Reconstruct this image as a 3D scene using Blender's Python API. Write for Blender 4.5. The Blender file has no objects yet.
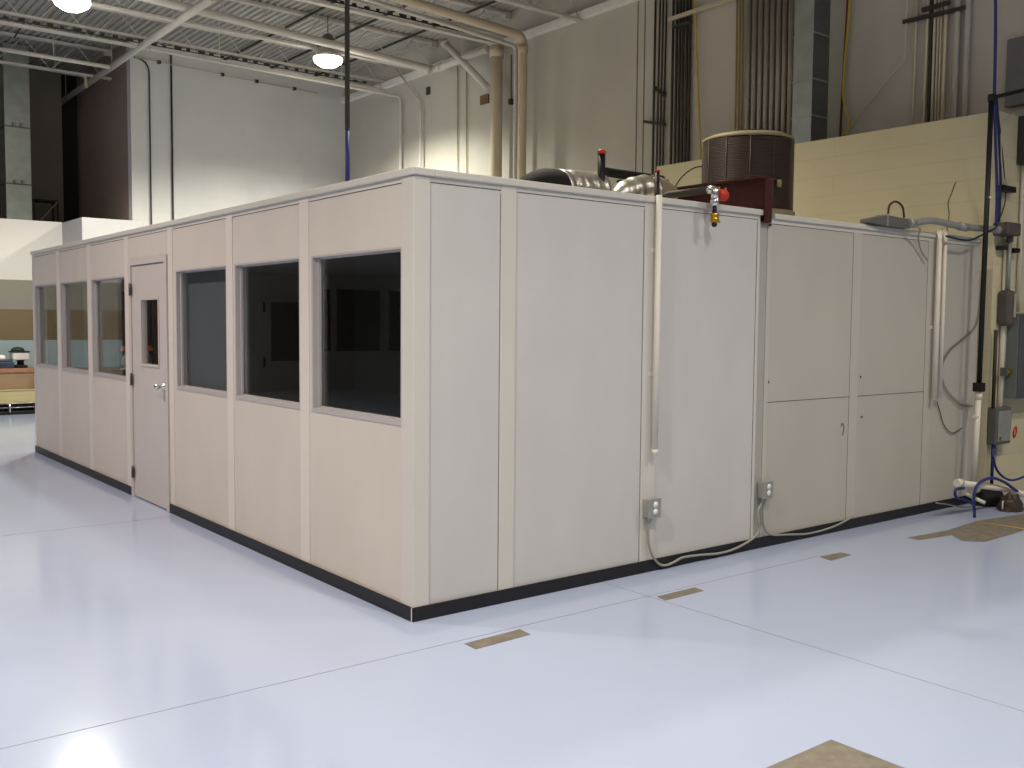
import bpy, math, random
from mathutils import Vector, Matrix, noise
random.seed(7)
S = bpy.context.scene
COL = S.collection

# ------------------------------------------------------------------ camera
F = 982.06
CAM = Vector((-2.8328, -4.4454, 1.6215))
YAW, PITCH, ROLL = 0.9036, -0.0618, 0.0082
fw = Vector((math.cos(PITCH)*math.cos(YAW), math.cos(PITCH)*math.sin(YAW), math.sin(PITCH)))
rt = Vector((math.sin(YAW), -math.cos(YAW), 0)); up = rt.cross(fw)
rt, up = math.cos(ROLL)*rt + math.sin(ROLL)*up, -math.sin(ROLL)*rt + math.cos(ROLL)*up

def on(ax, c, px, py):
    """measured photo point -> point on a real wall / floor plane"""
    d = fw + (px-512)/F*rt - (py-384)/F*up
    i = 'xyz'.index(ax)
    return CAM + d*((c-CAM[i])/d[i])

cam = bpy.data.objects.new('camera', bpy.data.cameras.new('camera'))
COL.objects.link(cam)
cam.matrix_world = Matrix(((rt.x, up.x, -fw.x, CAM.x), (rt.y, up.y, -fw.y, CAM.y), (rt.z, up.z, -fw.z, CAM.z), (0, 0, 0, 1)))
cam.data.sensor_width = 36; cam.data.lens = F/1024*36
cam.data.clip_start = .05; cam.data.clip_end = 200
S.camera = cam

# ------------------------------------------------------------------ materials
def srgb(r, g, b):
    f = lambda v: (v/255/12.92) if v/255 <= .04045 else ((v/255+.055)/1.055)**2.4
    return (f(r), f(g), f(b), 1)

def mat(name, col, rough=.6, metal=0, var=.06, scale=6, bump=0, bscale=60, spec=.4, emit=None, stretch=None, coat=0):
    m = bpy.data.materials.new(name); m.use_nodes = True
    N, L = m.node_tree.nodes, m.node_tree.links
    b = N['Principled BSDF']
    b.inputs['Roughness'].default_value = rough
    b.inputs['Metallic'].default_value = metal
    b.inputs['Specular IOR Level'].default_value = spec
    if coat: b.inputs['Coat Weight'].default_value = coat
    tc = N.new('ShaderNodeTexCoord'); src = tc.outputs['Object']
    if stretch:
        mp = N.new('ShaderNodeMapping'); mp.inputs['Scale'].default_value = stretch
        L.new(src, mp.inputs['Vector']); src = mp.outputs[0]
    nz = N.new('ShaderNodeTexNoise'); nz.inputs['Scale'].default_value = scale; nz.inputs['Detail'].default_value = 5
    L.new(src, nz.inputs['Vector'])
    cr = N.new('ShaderNodeValToRGB')
    cr.color_ramp.elements[0].position = .3; cr.color_ramp.elements[1].position = .7
    cr.color_ramp.elements[0].color = tuple(c*(1-var) for c in col[:3])+(1,)
    cr.color_ramp.elements[1].color = tuple(min(1, c*(1+var)) for c in col[:3])+(1,)
    L.new(nz.outputs['Fac'], cr.inputs['Fac']); L.new(cr.outputs[0], b.inputs['Base Color'])
    if bump:
        n2 = N.new('ShaderNodeTexNoise'); n2.inputs['Scale'].default_value = bscale; n2.inputs['Detail'].default_value = 3
        L.new(src, n2.inputs['Vector'])
        bp = N.new('ShaderNodeBump'); bp.inputs['Strength'].default_value = bump; bp.inputs['Distance'].default_value = .01
        L.new(n2.outputs['Fac'], bp.inputs['Height']); L.new(bp.outputs[0], b.inputs['Normal'])
    if emit:
        b.inputs['Emission Color'].default_value = emit[0]; b.inputs['Emission Strength'].default_value = emit[1]
    return m

def block_mat(name, col, rough=.75, bw=.4, rh=.2, mortar=.93, bump=.25, bands=None):
    """painted masonry: joints from a brick texture in wall coordinates; optional painted bands by height"""
    m = bpy.data.materials.new(name); m.use_nodes = True
    N, L = m.node_tree.nodes, m.node_tree.links
    b = N['Principled BSDF']; b.inputs['Roughness'].default_value = rough; b.inputs['Specular IOR Level'].default_value = .25
    g = N.new('ShaderNodeNewGeometry'); sp = N.new('ShaderNodeSeparateXYZ'); L.new(g.outputs['Position'], sp.inputs[0])
    ad = N.new('ShaderNodeMath'); L.new(sp.outputs['X'], ad.inputs[0]); L.new(sp.outputs['Y'], ad.inputs[1])
    cb = N.new('ShaderNodeCombineXYZ'); L.new(ad.outputs[0], cb.inputs['X']); L.new(sp.outputs['Z'], cb.inputs['Y'])
    br = N.new('ShaderNodeTexBrick')
    br.inputs['Scale'].default_value = 1; br.inputs['Brick Width'].default_value = bw; br.inputs['Row Height'].default_value = rh
    br.inputs['Mortar Size'].default_value = .006; br.inputs['Mortar Smooth'].default_value = .6
    br.inputs['Color1'].default_value = (1, 1, 1, 1); br.inputs['Color2'].default_value = (.97, .97, .97, 1)
    br.inputs['Mortar'].default_value = (mortar, mortar, mortar, 1)
    L.new(cb.outputs[0], br.inputs['Vector'])
    nz = N.new('ShaderNodeTexNoise'); nz.inputs['Scale'].default_value = .9; nz.inputs['Detail'].default_value = 6
    L.new(g.outputs['Position'], nz.inputs['Vector'])
    cr = N.new('ShaderNodeValToRGB'); cr.color_ramp.elements[0].position = .3; cr.color_ramp.elements[1].position = .7
    cr.color_ramp.elements[0].color = tuple(c*.94 for c in col[:3])+(1,); cr.color_ramp.elements[1].color = tuple(min(1, c*1.05) for c in col[:3])+(1,)
    L.new(nz.outputs['Fac'], cr.inputs['Fac']); base = cr.outputs[0]
    if bands:
        mr = N.new('ShaderNodeMapRange'); mr.inputs['From Max'].default_value = 4
        L.new(sp.outputs['Z'], mr.inputs['Value'])
        r2 = N.new('ShaderNodeValToRGB'); r2.color_ramp.interpolation = 'CONSTANT'
        e = r2.color_ramp.elements
        e[0].position = 0; e[0].color = bands[0][1]; e[1].position = bands[1][0]/4; e[1].color = bands[1][1]
        for z, c in bands[2:]:
            x = e.new(z/4); x.color = c
        L.new(mr.outputs[0], r2.inputs['Fac']); base = r2.outputs[0]
    mx = N.new('ShaderNodeMix'); mx.data_type = 'RGBA'; mx.blend_type = 'MULTIPLY'; mx.inputs['Factor'].default_value = 1
    L.new(base, mx.inputs['A']); L.new(br.outputs['Color'], mx.inputs['B']); L.new(mx.outputs['Result'], b.inputs['Base Color'])
    bp = N.new('ShaderNodeBump'); bp.inputs['Strength'].default_value = bump; bp.inputs['Distance'].default_value = .01
    inv = N.new('ShaderNodeMath'); inv.operation = 'SUBTRACT'; inv.inputs[0].default_value = 1; L.new(br.outputs['Fac'], inv.inputs[1])
    L.new(inv.outputs[0], bp.inputs['Height']); L.new(bp.outputs[0], b.inputs['Normal'])
    return m

def glass_mat(name, tint, ior=1.5, gloss=1.0):
    m = bpy.data.materials.new(name); m.use_nodes = True
    N, L = m.node_tree.nodes, m.node_tree.links
    N.remove(N['Principled BSDF']); o = N['Material Output']
    t = N.new('ShaderNodeBsdfTransparent'); t.inputs[0].default_value = tint
    g = N.new('ShaderNodeBsdfGlossy'); g.inputs['Roughness'].default_value = .02; g.inputs['Color'].default_value = (gloss, gloss, gloss, 1)
    lw = N.new('ShaderNodeLayerWeight'); lw.inputs['Blend'].default_value = .5
    pw = N.new('ShaderNodeMath'); pw.operation = 'POWER'; pw.inputs[1].default_value = 5; L.new(lw.outputs['Facing'], pw.inputs[0])
    ma = N.new('ShaderNodeMath'); ma.operation = 'MULTIPLY_ADD'; ma.inputs[1].default_value = .9; ma.inputs[2].default_value = (ior-1)*.06
    L.new(pw.outputs[0], ma.inputs[0])
    mx = N.new('ShaderNodeMixShader'); L.new(ma.outputs[0], mx.inputs[0]); L.new(t.outputs[0], mx.inputs[1]); L.new(g.outputs[0], mx.inputs[2])
    L.new(mx.outputs[0], o.inputs['Surface'])
    return m

M = {}
M['panel'] = mat('vinyl_panel', srgb(205, 195, 185), .62, var=.025, scale=3, bump=.08, bscale=140, spec=.25, stretch=(1, 1, .5))
M['panel_grey'] = mat('vinyl_panel_grey', srgb(199, 195, 191), .66, var=.03, scale=3, bump=.08, bscale=140, spec=.2, stretch=(1, 1, .5))
M['panel_dull'] = mat('vinyl_panel_dull', srgb(184, 179, 169), .66, var=.03, scale=2.2, bump=.08, bscale=140, spec=.2, stretch=(1, 1, .5))  # duller, yellower tone for the panels of the second section
M['batten'] = mat('painted_batten', srgb(204, 199, 190), .5, var=.015, scale=2, spec=.3)
M['batten_warm'] = mat('warm_batten', srgb(216, 206, 197), .52, var=.015, scale=2, spec=.3)
M['batten_dull'] = mat('dull_batten', srgb(190, 184, 174), .55, var=.015, scale=2, spec=.3)
M['win_frame'] = mat('window_frame_paint', srgb(180, 174, 173), .4, var=.015, spec=.4)
M['door'] = mat('door_paint', srgb(200, 190, 184), .42, var=.015, spec=.4)
M['baseboard'] = mat('black_rubber_base', srgb(26, 25, 30), .45, var=.1, spec=.4)
M['seam_and_shade'] = mat('dark_seam_and_shade', srgb(96, 90, 84), .8)
M['chrome'] = mat('satin_chrome', (.75, .75, .74, 1), .22, 1, var=.03)
M['hinge'] = mat('hinge_steel', srgb(98, 92, 92), .4, .7, var=.05)
M['galv'] = mat('galvanised_steel', srgb(158, 158, 152), .45, .25, var=.08, scale=14)
M['alu_duct'] = mat('galvanised_duct', srgb(172, 178, 174), .3, .8, var=.12, scale=5)
M['dark_duct'] = mat('dark_metal_and_shade', srgb(112, 112, 116), .42, .6, var=.1, scale=5)
M['conduit'] = mat('conduit_steel', srgb(206, 196, 172), .38, .3, var=.06)
M['conduit_dark'] = mat('conduit_dull', srgb(66, 62, 54), .55, .3, var=.08)
M['bundle'] = mat('bundle_steel', srgb(158, 148, 140), .38, .4, var=.08)
M['grey_box'] = mat('grey_enamel', srgb(100, 98, 94), .5, var=.05)
M['panel_steel'] = mat('electrical_grey_enamel', srgb(112, 118, 114), .5, var=.05)
M['brown_box'] = mat('brown_grey_enamel', srgb(94, 84, 80), .6, var=.06)
M['dark_enc'] = mat('dark_enclosure', srgb(62, 58, 54), .6, var=.06)
M['white_pvc'] = mat('cream_pvc', srgb(226, 218, 204), .45, var=.02)
M['maroon'] = mat('maroon_primer', srgb(66, 20, 20), .62, var=.12, scale=8, bump=.1)
M['black'] = mat('black_paint', srgb(24, 21, 22), .5, var=.1)
M['black_insul'] = mat('black_foam_insulation', srgb(20, 19, 20), .8, var=.15, scale=20, bump=.3, bscale=30)
M['red'] = mat('red_plastic', srgb(196, 52, 34), .4, var=.06)
M['brass'] = mat('brass', srgb(196, 150, 50), .35, .8, var=.06)
M['foil'] = mat('aluminium_foil', srgb(206, 200, 190), .34, .9, var=.1, scale=12, bump=.9, bscale=18)
M['ac_body'] = mat('condenser_brown', srgb(74, 62, 58), .55, .2, var=.08)
M['ac_grille'] = mat('condenser_grille', srgb(96, 82, 77), .5, .3, var=.06)
M['ac_rim'] = mat('condenser_cream_trim', srgb(150, 138, 114), .5, var=.05)
M['blue_cable'] = mat('blue_cable', srgb(44, 50, 120), .5, var=.08)
M['navy_cable'] = mat('navy_cable', srgb(30, 42, 62), .5, var=.08)
M['yellow'] = mat('yellow_cable', srgb(196, 166, 64), .55, var=.06)
M['yellow_dull'] = mat('dull_yellow_line', srgb(150, 134, 78), .6, var=.06)
M['dark_red'] = mat('dark_red_cable', srgb(92, 34, 22), .55, var=.08)
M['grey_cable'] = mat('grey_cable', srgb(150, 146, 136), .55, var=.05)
M['dark_cable'] = mat('dark_cable', srgb(54, 48, 42), .6, var=.06)
M['clear_tube'] = glass_mat('clear_vinyl_tube', (.80, .77, .76, 1), 1.35)
M['steel_white'] = mat('white_painted_steel', srgb(196, 190, 185), .55, var=.04)
M['joist_dark'] = mat('dark_steel', srgb(62, 58, 56), .6, .2, var=.1)
M['trim_white'] = mat('white_trim_paint', srgb(228, 224, 222), .55)
M['tan_pipe'] = mat('tan_pvc', srgb(190, 176, 156), .5, var=.03)
M['plate'] = mat('brown_plate', srgb(108, 80, 50), .6)
M['deck'] = mat('white_roof_deck', srgb(166, 162, 157), .6, var=.06, scale=1.5)
M['concrete'] = mat('bare_concrete', srgb(122, 114, 101), .7, var=.2, scale=14, bump=.15)
M['joint'] = mat('floor_joint', srgb(146, 146, 156), .7)
M['post_grey'] = mat('grey_post_paint', srgb(168, 166, 160), .55, var=.03)
M['lens'] = mat('lamp_lens', (1, .95, .8, 1), .5, emit=((1, .95, .78, 1), 10))
M['reflector'] = mat('lamp_reflector', srgb(215, 212, 205), .3, .6)
M['oak'] = mat('orange_wood', srgb(160, 112, 86), .45, var=.12, scale=8, stretch=(1, 8, 1))
M['cream_plastic'] = mat('cream_plastic', srgb(186, 172, 130), .5, var=.04)
M['white_plastic'] = mat('white_plastic', srgb(214, 206, 206), .4, var=.03)
M['navy'] = mat('navy_plastic', srgb(50, 58, 78), .4, var=.06)
M['green_dark'] = mat('dark_green_plastic', srgb(44, 60, 42), .5, var=.08)
M['blind'] = mat('slate_blue_blind', srgb(86, 92, 100), .8, var=.05, scale=30, stretch=(1, 1, .05))
M['black_pane'] = mat('pane_painted_dark', srgb(9, 10, 12), .12, var=.1, spec=.5)  # near-black colour stands in for the unlit space beyond the panes
M['office_in'] = mat('office_inside_panel', srgb(214, 210, 200), .7, var=.03)
M['cabinet'] = mat('dark_brown_laminate', srgb(66, 52, 46), .5, var=.08)
M['cabinet_edge'] = mat('tan_laminate', srgb(150, 122, 96), .5, var=.05)
M['orange'] = mat('orange_shade', srgb(214, 120, 60), .5, var=.05, emit=(srgb(226, 124, 60), .08))
M['teal'] = mat('teal_plastic_film', srgb(56, 88, 92), .35, var=.2, bump=.5, bscale=20)
M['glass'] = glass_mat('window_glass', (.96, .975, .96, 1), 1.5)
M['glass_tint'] = glass_mat('tinted_glass', (.30, .28, .27, 1), 1.5)
M['receptacle'] = mat('white_receptacle', srgb(236, 232, 224), .4, var=.02)

# floor: glossy pale blue epoxy
def floor_mat():
    m = mat('pale_blue_epoxy', srgb(174, 184, 209), .2, var=.03, scale=.6, spec=.5, bump=.012, bscale=5)
    N, L = m.node_tree.nodes, m.node_tree.links; b = N['Principled BSDF']
    g = N.new('ShaderNodeTexNoise'); g.inputs['Scale'].default_value = 1.1; g.inputs['Detail'].default_value = 5
    tc = N.new('ShaderNodeTexCoord'); L.new(tc.outputs['Object'], g.inputs['Vector'])
    r = N.new('ShaderNodeMapRange'); r.inputs['To Min'].default_value = .09; r.inputs['To Max'].default_value = .19
    L.new(g.outputs['Fac'], r.inputs['Value']); L.new(r.outputs[0], b.inputs['Roughness'])
    return m
M['floor'] = floor_mat()
M['wall_white'] = block_mat('white_painted_block', srgb(212, 210, 212), mortar=.965, bump=.12)
M['wall_right'] = block_mat('grey_painted_tilt_wall', srgb(188, 183, 176), bw=8, rh=8, mortar=.96, bump=.1)
M['wall_cream'] = block_mat('cream_painted_block', srgb(216, 206, 174), mortar=.9, bump=.2, bw=4, rh=.2)
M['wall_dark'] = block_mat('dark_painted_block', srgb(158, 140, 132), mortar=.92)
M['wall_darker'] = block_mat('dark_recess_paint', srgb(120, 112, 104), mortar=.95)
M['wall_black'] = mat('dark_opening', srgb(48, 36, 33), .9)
M['drywall'] = mat('white_drywall', srgb(190, 187, 191), .8, var=.02)
M['bands'] = block_mat('banded_wall_paint', srgb(220, 216, 214), bw=9, rh=9, mortar=1, bump=0, bands=[
    (0, srgb(150, 136, 122)), (.74, srgb(160, 178, 186)), (1.245, srgb(124, 108, 84)), (1.785, srgb(144, 140, 130)), (2.31, srgb(226, 220, 218))])
M['hall'] = mat('hall_outer_wall_paint', srgb(150, 150, 148), .8, var=.05, scale=1)

# ------------------------------------------------------------------ mesh building
ORG = {}
class MB:
    def __init__(s): s.v = []; s.f = []; s.sm = []
    def add(s, vs, fs, smooth=False):
        n = len(s.v); s.v += [Vector(v) for v in vs]
        for f in fs: s.f.append([i+n for i in f]); s.sm.append(smooth)
        return s
    def box(s, x0, x1, y0, y1, z0, z1):
        return s.add([(x0,y0,z0),(x1,y0,z0),(x1,y1,z0),(x0,y1,z0),(x0,y0,z1),(x1,y0,z1),(x1,y1,z1),(x0,y1,z1)],
                     [(0,3,2,1),(4,5,6,7),(0,1,5,4),(1,2,6,5),(2,3,7,6),(3,0,4,7)])
    def frame_ring(s, c, n): return [len(s.v)+i for i in range(n)]
    def tube(s, pts, r, n=10, caps=True, rf=None, smooth=True):
        pts = [Vector(p) for p in pts]; N = len(pts)
        base = len(s.v); ref = None
        for i, p in enumerate(pts):
            t = (pts[min(i+1, N-1)]-pts[max(i-1, 0)]).normalized()
            if ref is None:
                a = Vector((0, 0, 1)) if abs(t.z) < .9 else Vector((1, 0, 0)); ref = (a-t*a.dot(t)).normalized()
            else: ref = (ref-t*ref.dot(t)).normalized()
            b = t.cross(ref); rr = rf(i/(N-1)) if rf else r
            for k in range(n):
                a = 2*math.pi*k/n; s.v.append(p+rr*(math.cos(a)*ref+math.sin(a)*b))
        for i in range(N-1):
            for k in range(n):
                k2 = (k+1) % n
                s.f.append([base+i*n+k, base+i*n+k2, base+(i+1)*n+k2, base+(i+1)*n+k]); s.sm.append(smooth)
        if caps:
            s.f.append([base+k for k in range(n)][::-1]); s.sm.append(False)
            s.f.append([base+(N-1)*n+k for k in range(n)]); s.sm.append(False)
        return s
    def lathe(s, prof, c, n=32, axis='z'):
        base = len(s.v); c = Vector(c)
        for r, h in prof:
            for k in range(n):
                a = 2*math.pi*k/n; u, v = r*math.cos(a), r*math.sin(a)
                o = {'z': (u, v, h), 'y': (u, h, v), 'x': (h, u, v)}[axis]
                s.v.append(c+Vector(o))
        for i in range(len(prof)-1):
            for k in range(n):
                k2 = (k+1) % n; s.f.append([base+i*n+k, base+i*n+k2, base+(i+1)*n+k2, base+(i+1)*n+k]); s.sm.append(True)
        for i in (0, len(prof)-1):
            if prof[i][0] > 1e-4: s.f.append([base+i*n+k for k in range(n)]); s.sm.append(False)
        return s
    def poly(s, pts, h):
        """flat slab: polygon raised by h in z"""
        n = len(pts); s.add([(p[0], p[1], p[2]) for p in pts]+[(p[0], p[1], p[2]+h) for p in pts],
            [list(range(n))[::-1], [n+i for i in range(n)]]+[[i, (i+1) % n, n+(i+1) % n, n+i] for i in range(n)])
        return s
    def build(s, name, m, parent=None, bevel=0, loc=None):
        me = bpy.data.meshes.new(name)
        org = ORG[parent.name] if parent else (Vector(loc) if loc is not None else centre(s.v))
        me.from_pydata([v-org for v in s.v], [], s.f); me.validate()
        if len(me.polygons) == len(s.sm): me.polygons.foreach_set('use_smooth', s.sm)
        import bmesh
        bm = bmesh.new(); bm.from_mesh(me); bmesh.ops.recalc_face_normals(bm, faces=bm.faces); bm.to_mesh(me); bm.free()
        me.materials.append(M[m])
        o = bpy.data.objects.new(name, me); COL.objects.link(o)
        if parent: o.parent = parent
        else: o.location = org
        ORG[o.name] = org
        if bevel:
            b = o.modifiers.new('bevel', 'BEVEL'); b.width = bevel; b.segments = 2; b.limit_method = 'ANGLE'
        return o

def centre(vs):
    lo = [min(v[i] for v in vs) for i in range(3)]; hi = [max(v[i] for v in vs) for i in range(3)]
    return Vector(((lo[0]+hi[0])/2, (lo[1]+hi[1])/2, lo[2]))

def tag(o, label, cat, group=None, kind=None):
    o['label'] = label; o['category'] = cat
    if group: o['group'] = group
    if kind: o['kind'] = kind
    return o
def thing(name, loc, label, cat, group=None):
    o = bpy.data.objects.new(name, None); COL.objects.link(o); o.location = loc; o.empty_display_size = .1
    ORG[o.name] = Vector(loc); return tag(o, label, cat, group)
def struct(o): o['kind'] = 'structure'; return o
def copy_tree(o, parent=None):
    c = o.copy(); COL.objects.link(c)
    if parent: c.parent = parent
    for ch in list(o.children): copy_tree(ch, c)
    return c
def smooth_path(pts, k=8):
    """Catmull-Rom through points"""
    pts = [Vector(p) for p in pts]; out = []
    for i in range(len(pts)-1):
        p0, p1, p2, p3 = pts[max(i-1, 0)], pts[i], pts[i+1], pts[min(i+2, len(pts)-1)]
        for j in range(k):
            t = j/k
            out.append(.5*((2*p1)+(p2-p0)*t+(2*p0-5*p1+4*p2-p3)*t*t+(3*p1-p0-3*p2+p3)*t**3))
    return out+[pts[-1]]
def elbow(a, b, c, r=.12, k=6):
    """path a-b-c with a rounded corner at b"""
    a, b, c = Vector(a), Vector(b), Vector(c); u = (a-b).normalized(); v = (c-b).normalized()
    return [a]+[(b+u*r)*(1-t)**2+b*2*t*(1-t)+(b+v*r)*t*t for t in [i/k for i in range(k+1)]]+[c]

# ------------------------------------------------------------------ dimensions of the hall
XR, XL, YB, ZD = 7.2, 6.3, 13.96, 6.66      # tall right wall, low block wall, back wall, deck height
YF, YN = 14.6, 13.29                        # banded wall and the box standing out of it
XB = 1.816

fl = struct(MB().box(-9, 9, -9.5, 19, -.15, 0).build('floor', 'floor', loc=(0, 0, 0)))
# floor joints and bare patches are part of the floor
jy = -.415
MB().box(-6, 3.1, jy-.0022, jy+.0022, 0, .0012).build('floor_joint', 'joint', fl)
MB().box(1.3875, 1.3925, -6, -.03, 0, .0012).build('floor_joint', 'joint', fl)
MB().box(-6, -.02, 3.62, 3.625, 0, .0012).build('floor_joint', 'joint', fl)
def patch(px):
    MB().poly([on('z', .0005, *p) for p in px], .0016).build('bare_patch', 'concrete', fl)
patch([(464.5, 643.7), (520, 629.3), (530.5, 634.5), (475.5, 649.3)])
patch([(657, 596.7), (694.5, 587.5), (703.7, 590.7), (665.5, 600.5)])
patch([(819.5, 556.7), (841, 552.5), (851, 555), (831, 560.7)])
MB().box(-.35, .487, -2.95, -2.273, .0005, .002).build('bare_patch', 'concrete', fl)
patch([(907, 538), (947, 530.5), (977, 521), (1024, 514), (1040, 512), (1040, 527), (1024, 530.5), (985, 542), (962, 541), (952, 535), (920, 540)])
a, b = on('z', .003, 978, 522), on('z', .003, 1040, 531)
MB().tube([a, b], .004, 6).build('yellow_line', 'yellow', fl)

# walls
struct(MB().box(2.86, XR+.2, YB, YB+.2, 0, ZD).build('wall_back', 'wall_white'))
wr = struct(MB().box(XR, XR+.2, -.02, YB, 0, ZD).build('wall_right', 'wall_right'))
for px in (637, 644):
    p = on('x', XR, px, 90); MB().box(XR-.004, XR, p.y-.008, p.y+.008, 3.6, 6.2).build('wall_joint', 'seam_and_shade', wr)
struct(MB().box(XL, XR-.002, -.02, 4.25, 0, 3.6).build('wall_low_right', 'wall_cream'))
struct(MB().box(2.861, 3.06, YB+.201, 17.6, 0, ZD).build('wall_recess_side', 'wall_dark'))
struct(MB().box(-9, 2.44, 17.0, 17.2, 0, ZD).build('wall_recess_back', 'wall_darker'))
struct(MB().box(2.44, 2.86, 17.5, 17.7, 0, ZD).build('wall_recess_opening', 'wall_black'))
# low white room under the recess: banded front wall with a box standing out of it
struct(MB().box(-2.75, XB, YF, YF+.15, 0, 3.37).build('wall_banded', 'bands', loc=(0, YF, 0)))
struct(MB().box(XB, 2.85, YN, YF+.15, 0, 3.36).build('wall_white_box', 'drywall'))
struct(MB().box(-2.75, 2.85, YF+.16, 16.99, 3.25, 3.34).build('trim_low_room_roof', 'drywall'))
# rest of the hall, behind and left of the viewer
struct(MB().box(-9.2, -9, -9.5, 19, 0, ZD).build('wall_left', 'hall'))
struct(MB().box(-9, 9, -9.7, -9.5, 0, ZD).build('wall_front', 'hall'))
struct(MB().box(8.6, 8.8, -9.5, -.1, 0, ZD).build('wall_far_right', 'hall'))
# white ledger trim along the top of the right wall
struct(MB().box(XR-.09, XR, 4.0, YB, 6.13, 6.25).build('trim_right', 'trim_white', bevel=.01))
# corrugated roof deck, ribs running away from the viewer
mb = MB(); x = -9.0; prof = []
while x < 9.0:
    prof += [(x, ZD), (x+.035, ZD), (x+.05, ZD+.035), (x+.105, ZD+.035)]; x += .12
vs = []; fs = []
for i, (px_, pz_) in enumerate(prof): vs += [(px_, -9.7, pz_), (px_, 19, pz_)]
for i in range(len(prof)-1): fs.append((2*i, 2*i+1, 2*i+3, 2*i+2))
mb.add(vs, fs); vs = [(-9.2, -9.7, ZD+.08), (9, -9.7, ZD+.08), (9, 19, ZD+.08), (-9.2, 19, ZD+.08)]; mb.add(vs, [(0, 1, 2, 3)])
struct(mb.build('ceiling', 'deck', loc=(0, 0, ZD)))

# ------------------------------------------------------------------ modular office
ZR_ = 2.346; H = 2.44; D = 8.56; W = 6.08; T = .075; YI = 8.49
off = thing('modular_office', (0, 0, 0), 'large beige prefabricated office with dark windows standing on the blue floor', 'modular office')
YBAT = [(1.22, 1.345), (2.43, 2.545), (3.68, 3.79), (4.85, 4.955), (6.085, 6.195), (7.31, 7.43)]
EDGE = [.115]+[v for b in YBAT for v in b]+[8.50]
BAYS = [(EDGE[2*i], EDGE[2*i+1]) for i in range(7)]
ZW0, ZW1, ZT = 1.055, 2.03, 2.372
for i, (a, b) in enumerate(BAYS):
    if i != 3:
        MB().box(0, T, a, b, 0, ZW0).build('wall_panel', 'panel', off)
        MB().box(0, T, a, b, ZW1, ZT).build('wall_panel', 'panel', off)
        f0, f1 = .012, .028
        e = b-(.068 if i == 2 else .035)
        MB().box(0, T, e, b, ZW0, ZW1).build('wall_panel', 'panel', off)
        w = MB()
        w.box(-.004, T, a, e, ZW0, ZW0+f1); w.box(-.004, T, a, e, ZW1-f0, ZW1)
        w.box(-.004, T, a, a+.012, ZW0+f1, ZW1-f0); w.box(-.004, T, e-.02, e, ZW0+f1, ZW1-f0)
        w.box(.024, .042, e-.046, e-.02, ZW0+f1, ZW1-f0); w.box(.035, .042, a+.012, a+.02, ZW0+f1, ZW1-f0)
        w.box(.035, .042, a+.02, e-.046, ZW0+f1, ZW0+f1+.01); w.box(.035, .042, a+.02, e-.046, ZW1-f0-.01, ZW1-f0)
        wo = w.build('window', 'win_frame', off)
        MB().box(.042, .047, a+.012, e-.02, ZW0+f1, ZW1-f0).build('glass_pane', 'glass', wo)
    else:
        MB().box(0, T, a, b, 2.172, ZT).build('wall_panel', 'panel', off)
        p0_, p1_ = 3.795, 4.80; zc = 2.168
        MB().box(0, T, p1_, b, 0, 2.172).build('wall_panel', 'panel', off)
        df = MB()
        df.box(-.02, T, p0_, p0_+.055, 0, zc); df.box(-.02, T, p1_-.055, p1_, 0, zc); df.box(-.02, T, p0_+.055, p1_-.055, zc-.055, zc)
        df.build('door_frame', 'door', off, bevel=.003)
        y0, y1 = p0_+.06, p1_-.06; z0, z1 = .012, zc-.06; g0, g1, h0, h1 = 4.03, 4.475, 1.235, 1.80
        d = MB()
        d.box(-.006, .038, y0, g0, z0, z1); d.box(-.006, .038, g1, y1, z0, z1)
        d.box(-.006, .038, g0, g1, z0, h0); d.box(-.006, .038, g0, g1, h1, z1)
        do = d.build('door', 'door', off)
        tr = MB()
        for q in ((g0-.022, g0, h0-.022, h1+.022), (g1, g1+.022, h0-.022, h1+.022), (g0, g1, h0-.022, h0), (g0, g1, h1, h1+.022)):
            tr.box(-.014, -.006, q[0], q[1], q[2], q[3])
        tr.build('glazing_bead', 'door', do, bevel=.002)
        MB().box(.012, .018, g0, g1, h0, h1).build('door_pane', 'glass', do)
        kb = MB(); ky, kz = y0+.06, 1.06
        kb.lathe([(0, -.0062), (.034, -.0062), (.034, -.014), (.014, -.02), (.011, -.045), (.022, -.052), (.029, -.066), (.026, -.08), (.012, -.087), (0, -.088)], (0, ky, kz), 20, 'x')
        kb.box(-.009, -.0055, y0+.001, y0+.02, kz-.05, kz+.05)
        kb.build('door_knob', 'chrome', do)
        for hz in (1.9, 1.083, .231):
            hg = MB(); hg.tube([(-.026, y1+.004, hz-.055), (-.026, y1+.004, hz+.055)], .009, 10)
            hg.box(-.024, -.018, y1-.022, y1+.022, hz-.05, hz+.05); hg.build('hinge', 'hinge', do)
# battens on the window side; each its own strip
for a, b in YBAT: MB().box(-.006, T-.002, a, b, 0, 2.40).build('batten', 'batten_warm', off, bevel=.003)
# corner posts
MB().box(-.008, .098, -.008, .115, 0, 2.40).build('corner_post', 'batten', off, bevel=.004)
MB().box(-.008, .09, 8.50, 8.568, 0, 2.40).build('corner_post', 'batten', off, bevel=.004)
# slim slate blue roller blind behind the fourth window from the far end
a, b = BAYS[2]
MB().box(.085, .09, a-.02, b+.02, .95, 2.15).build('roller_blind', 'blind', off)

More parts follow.
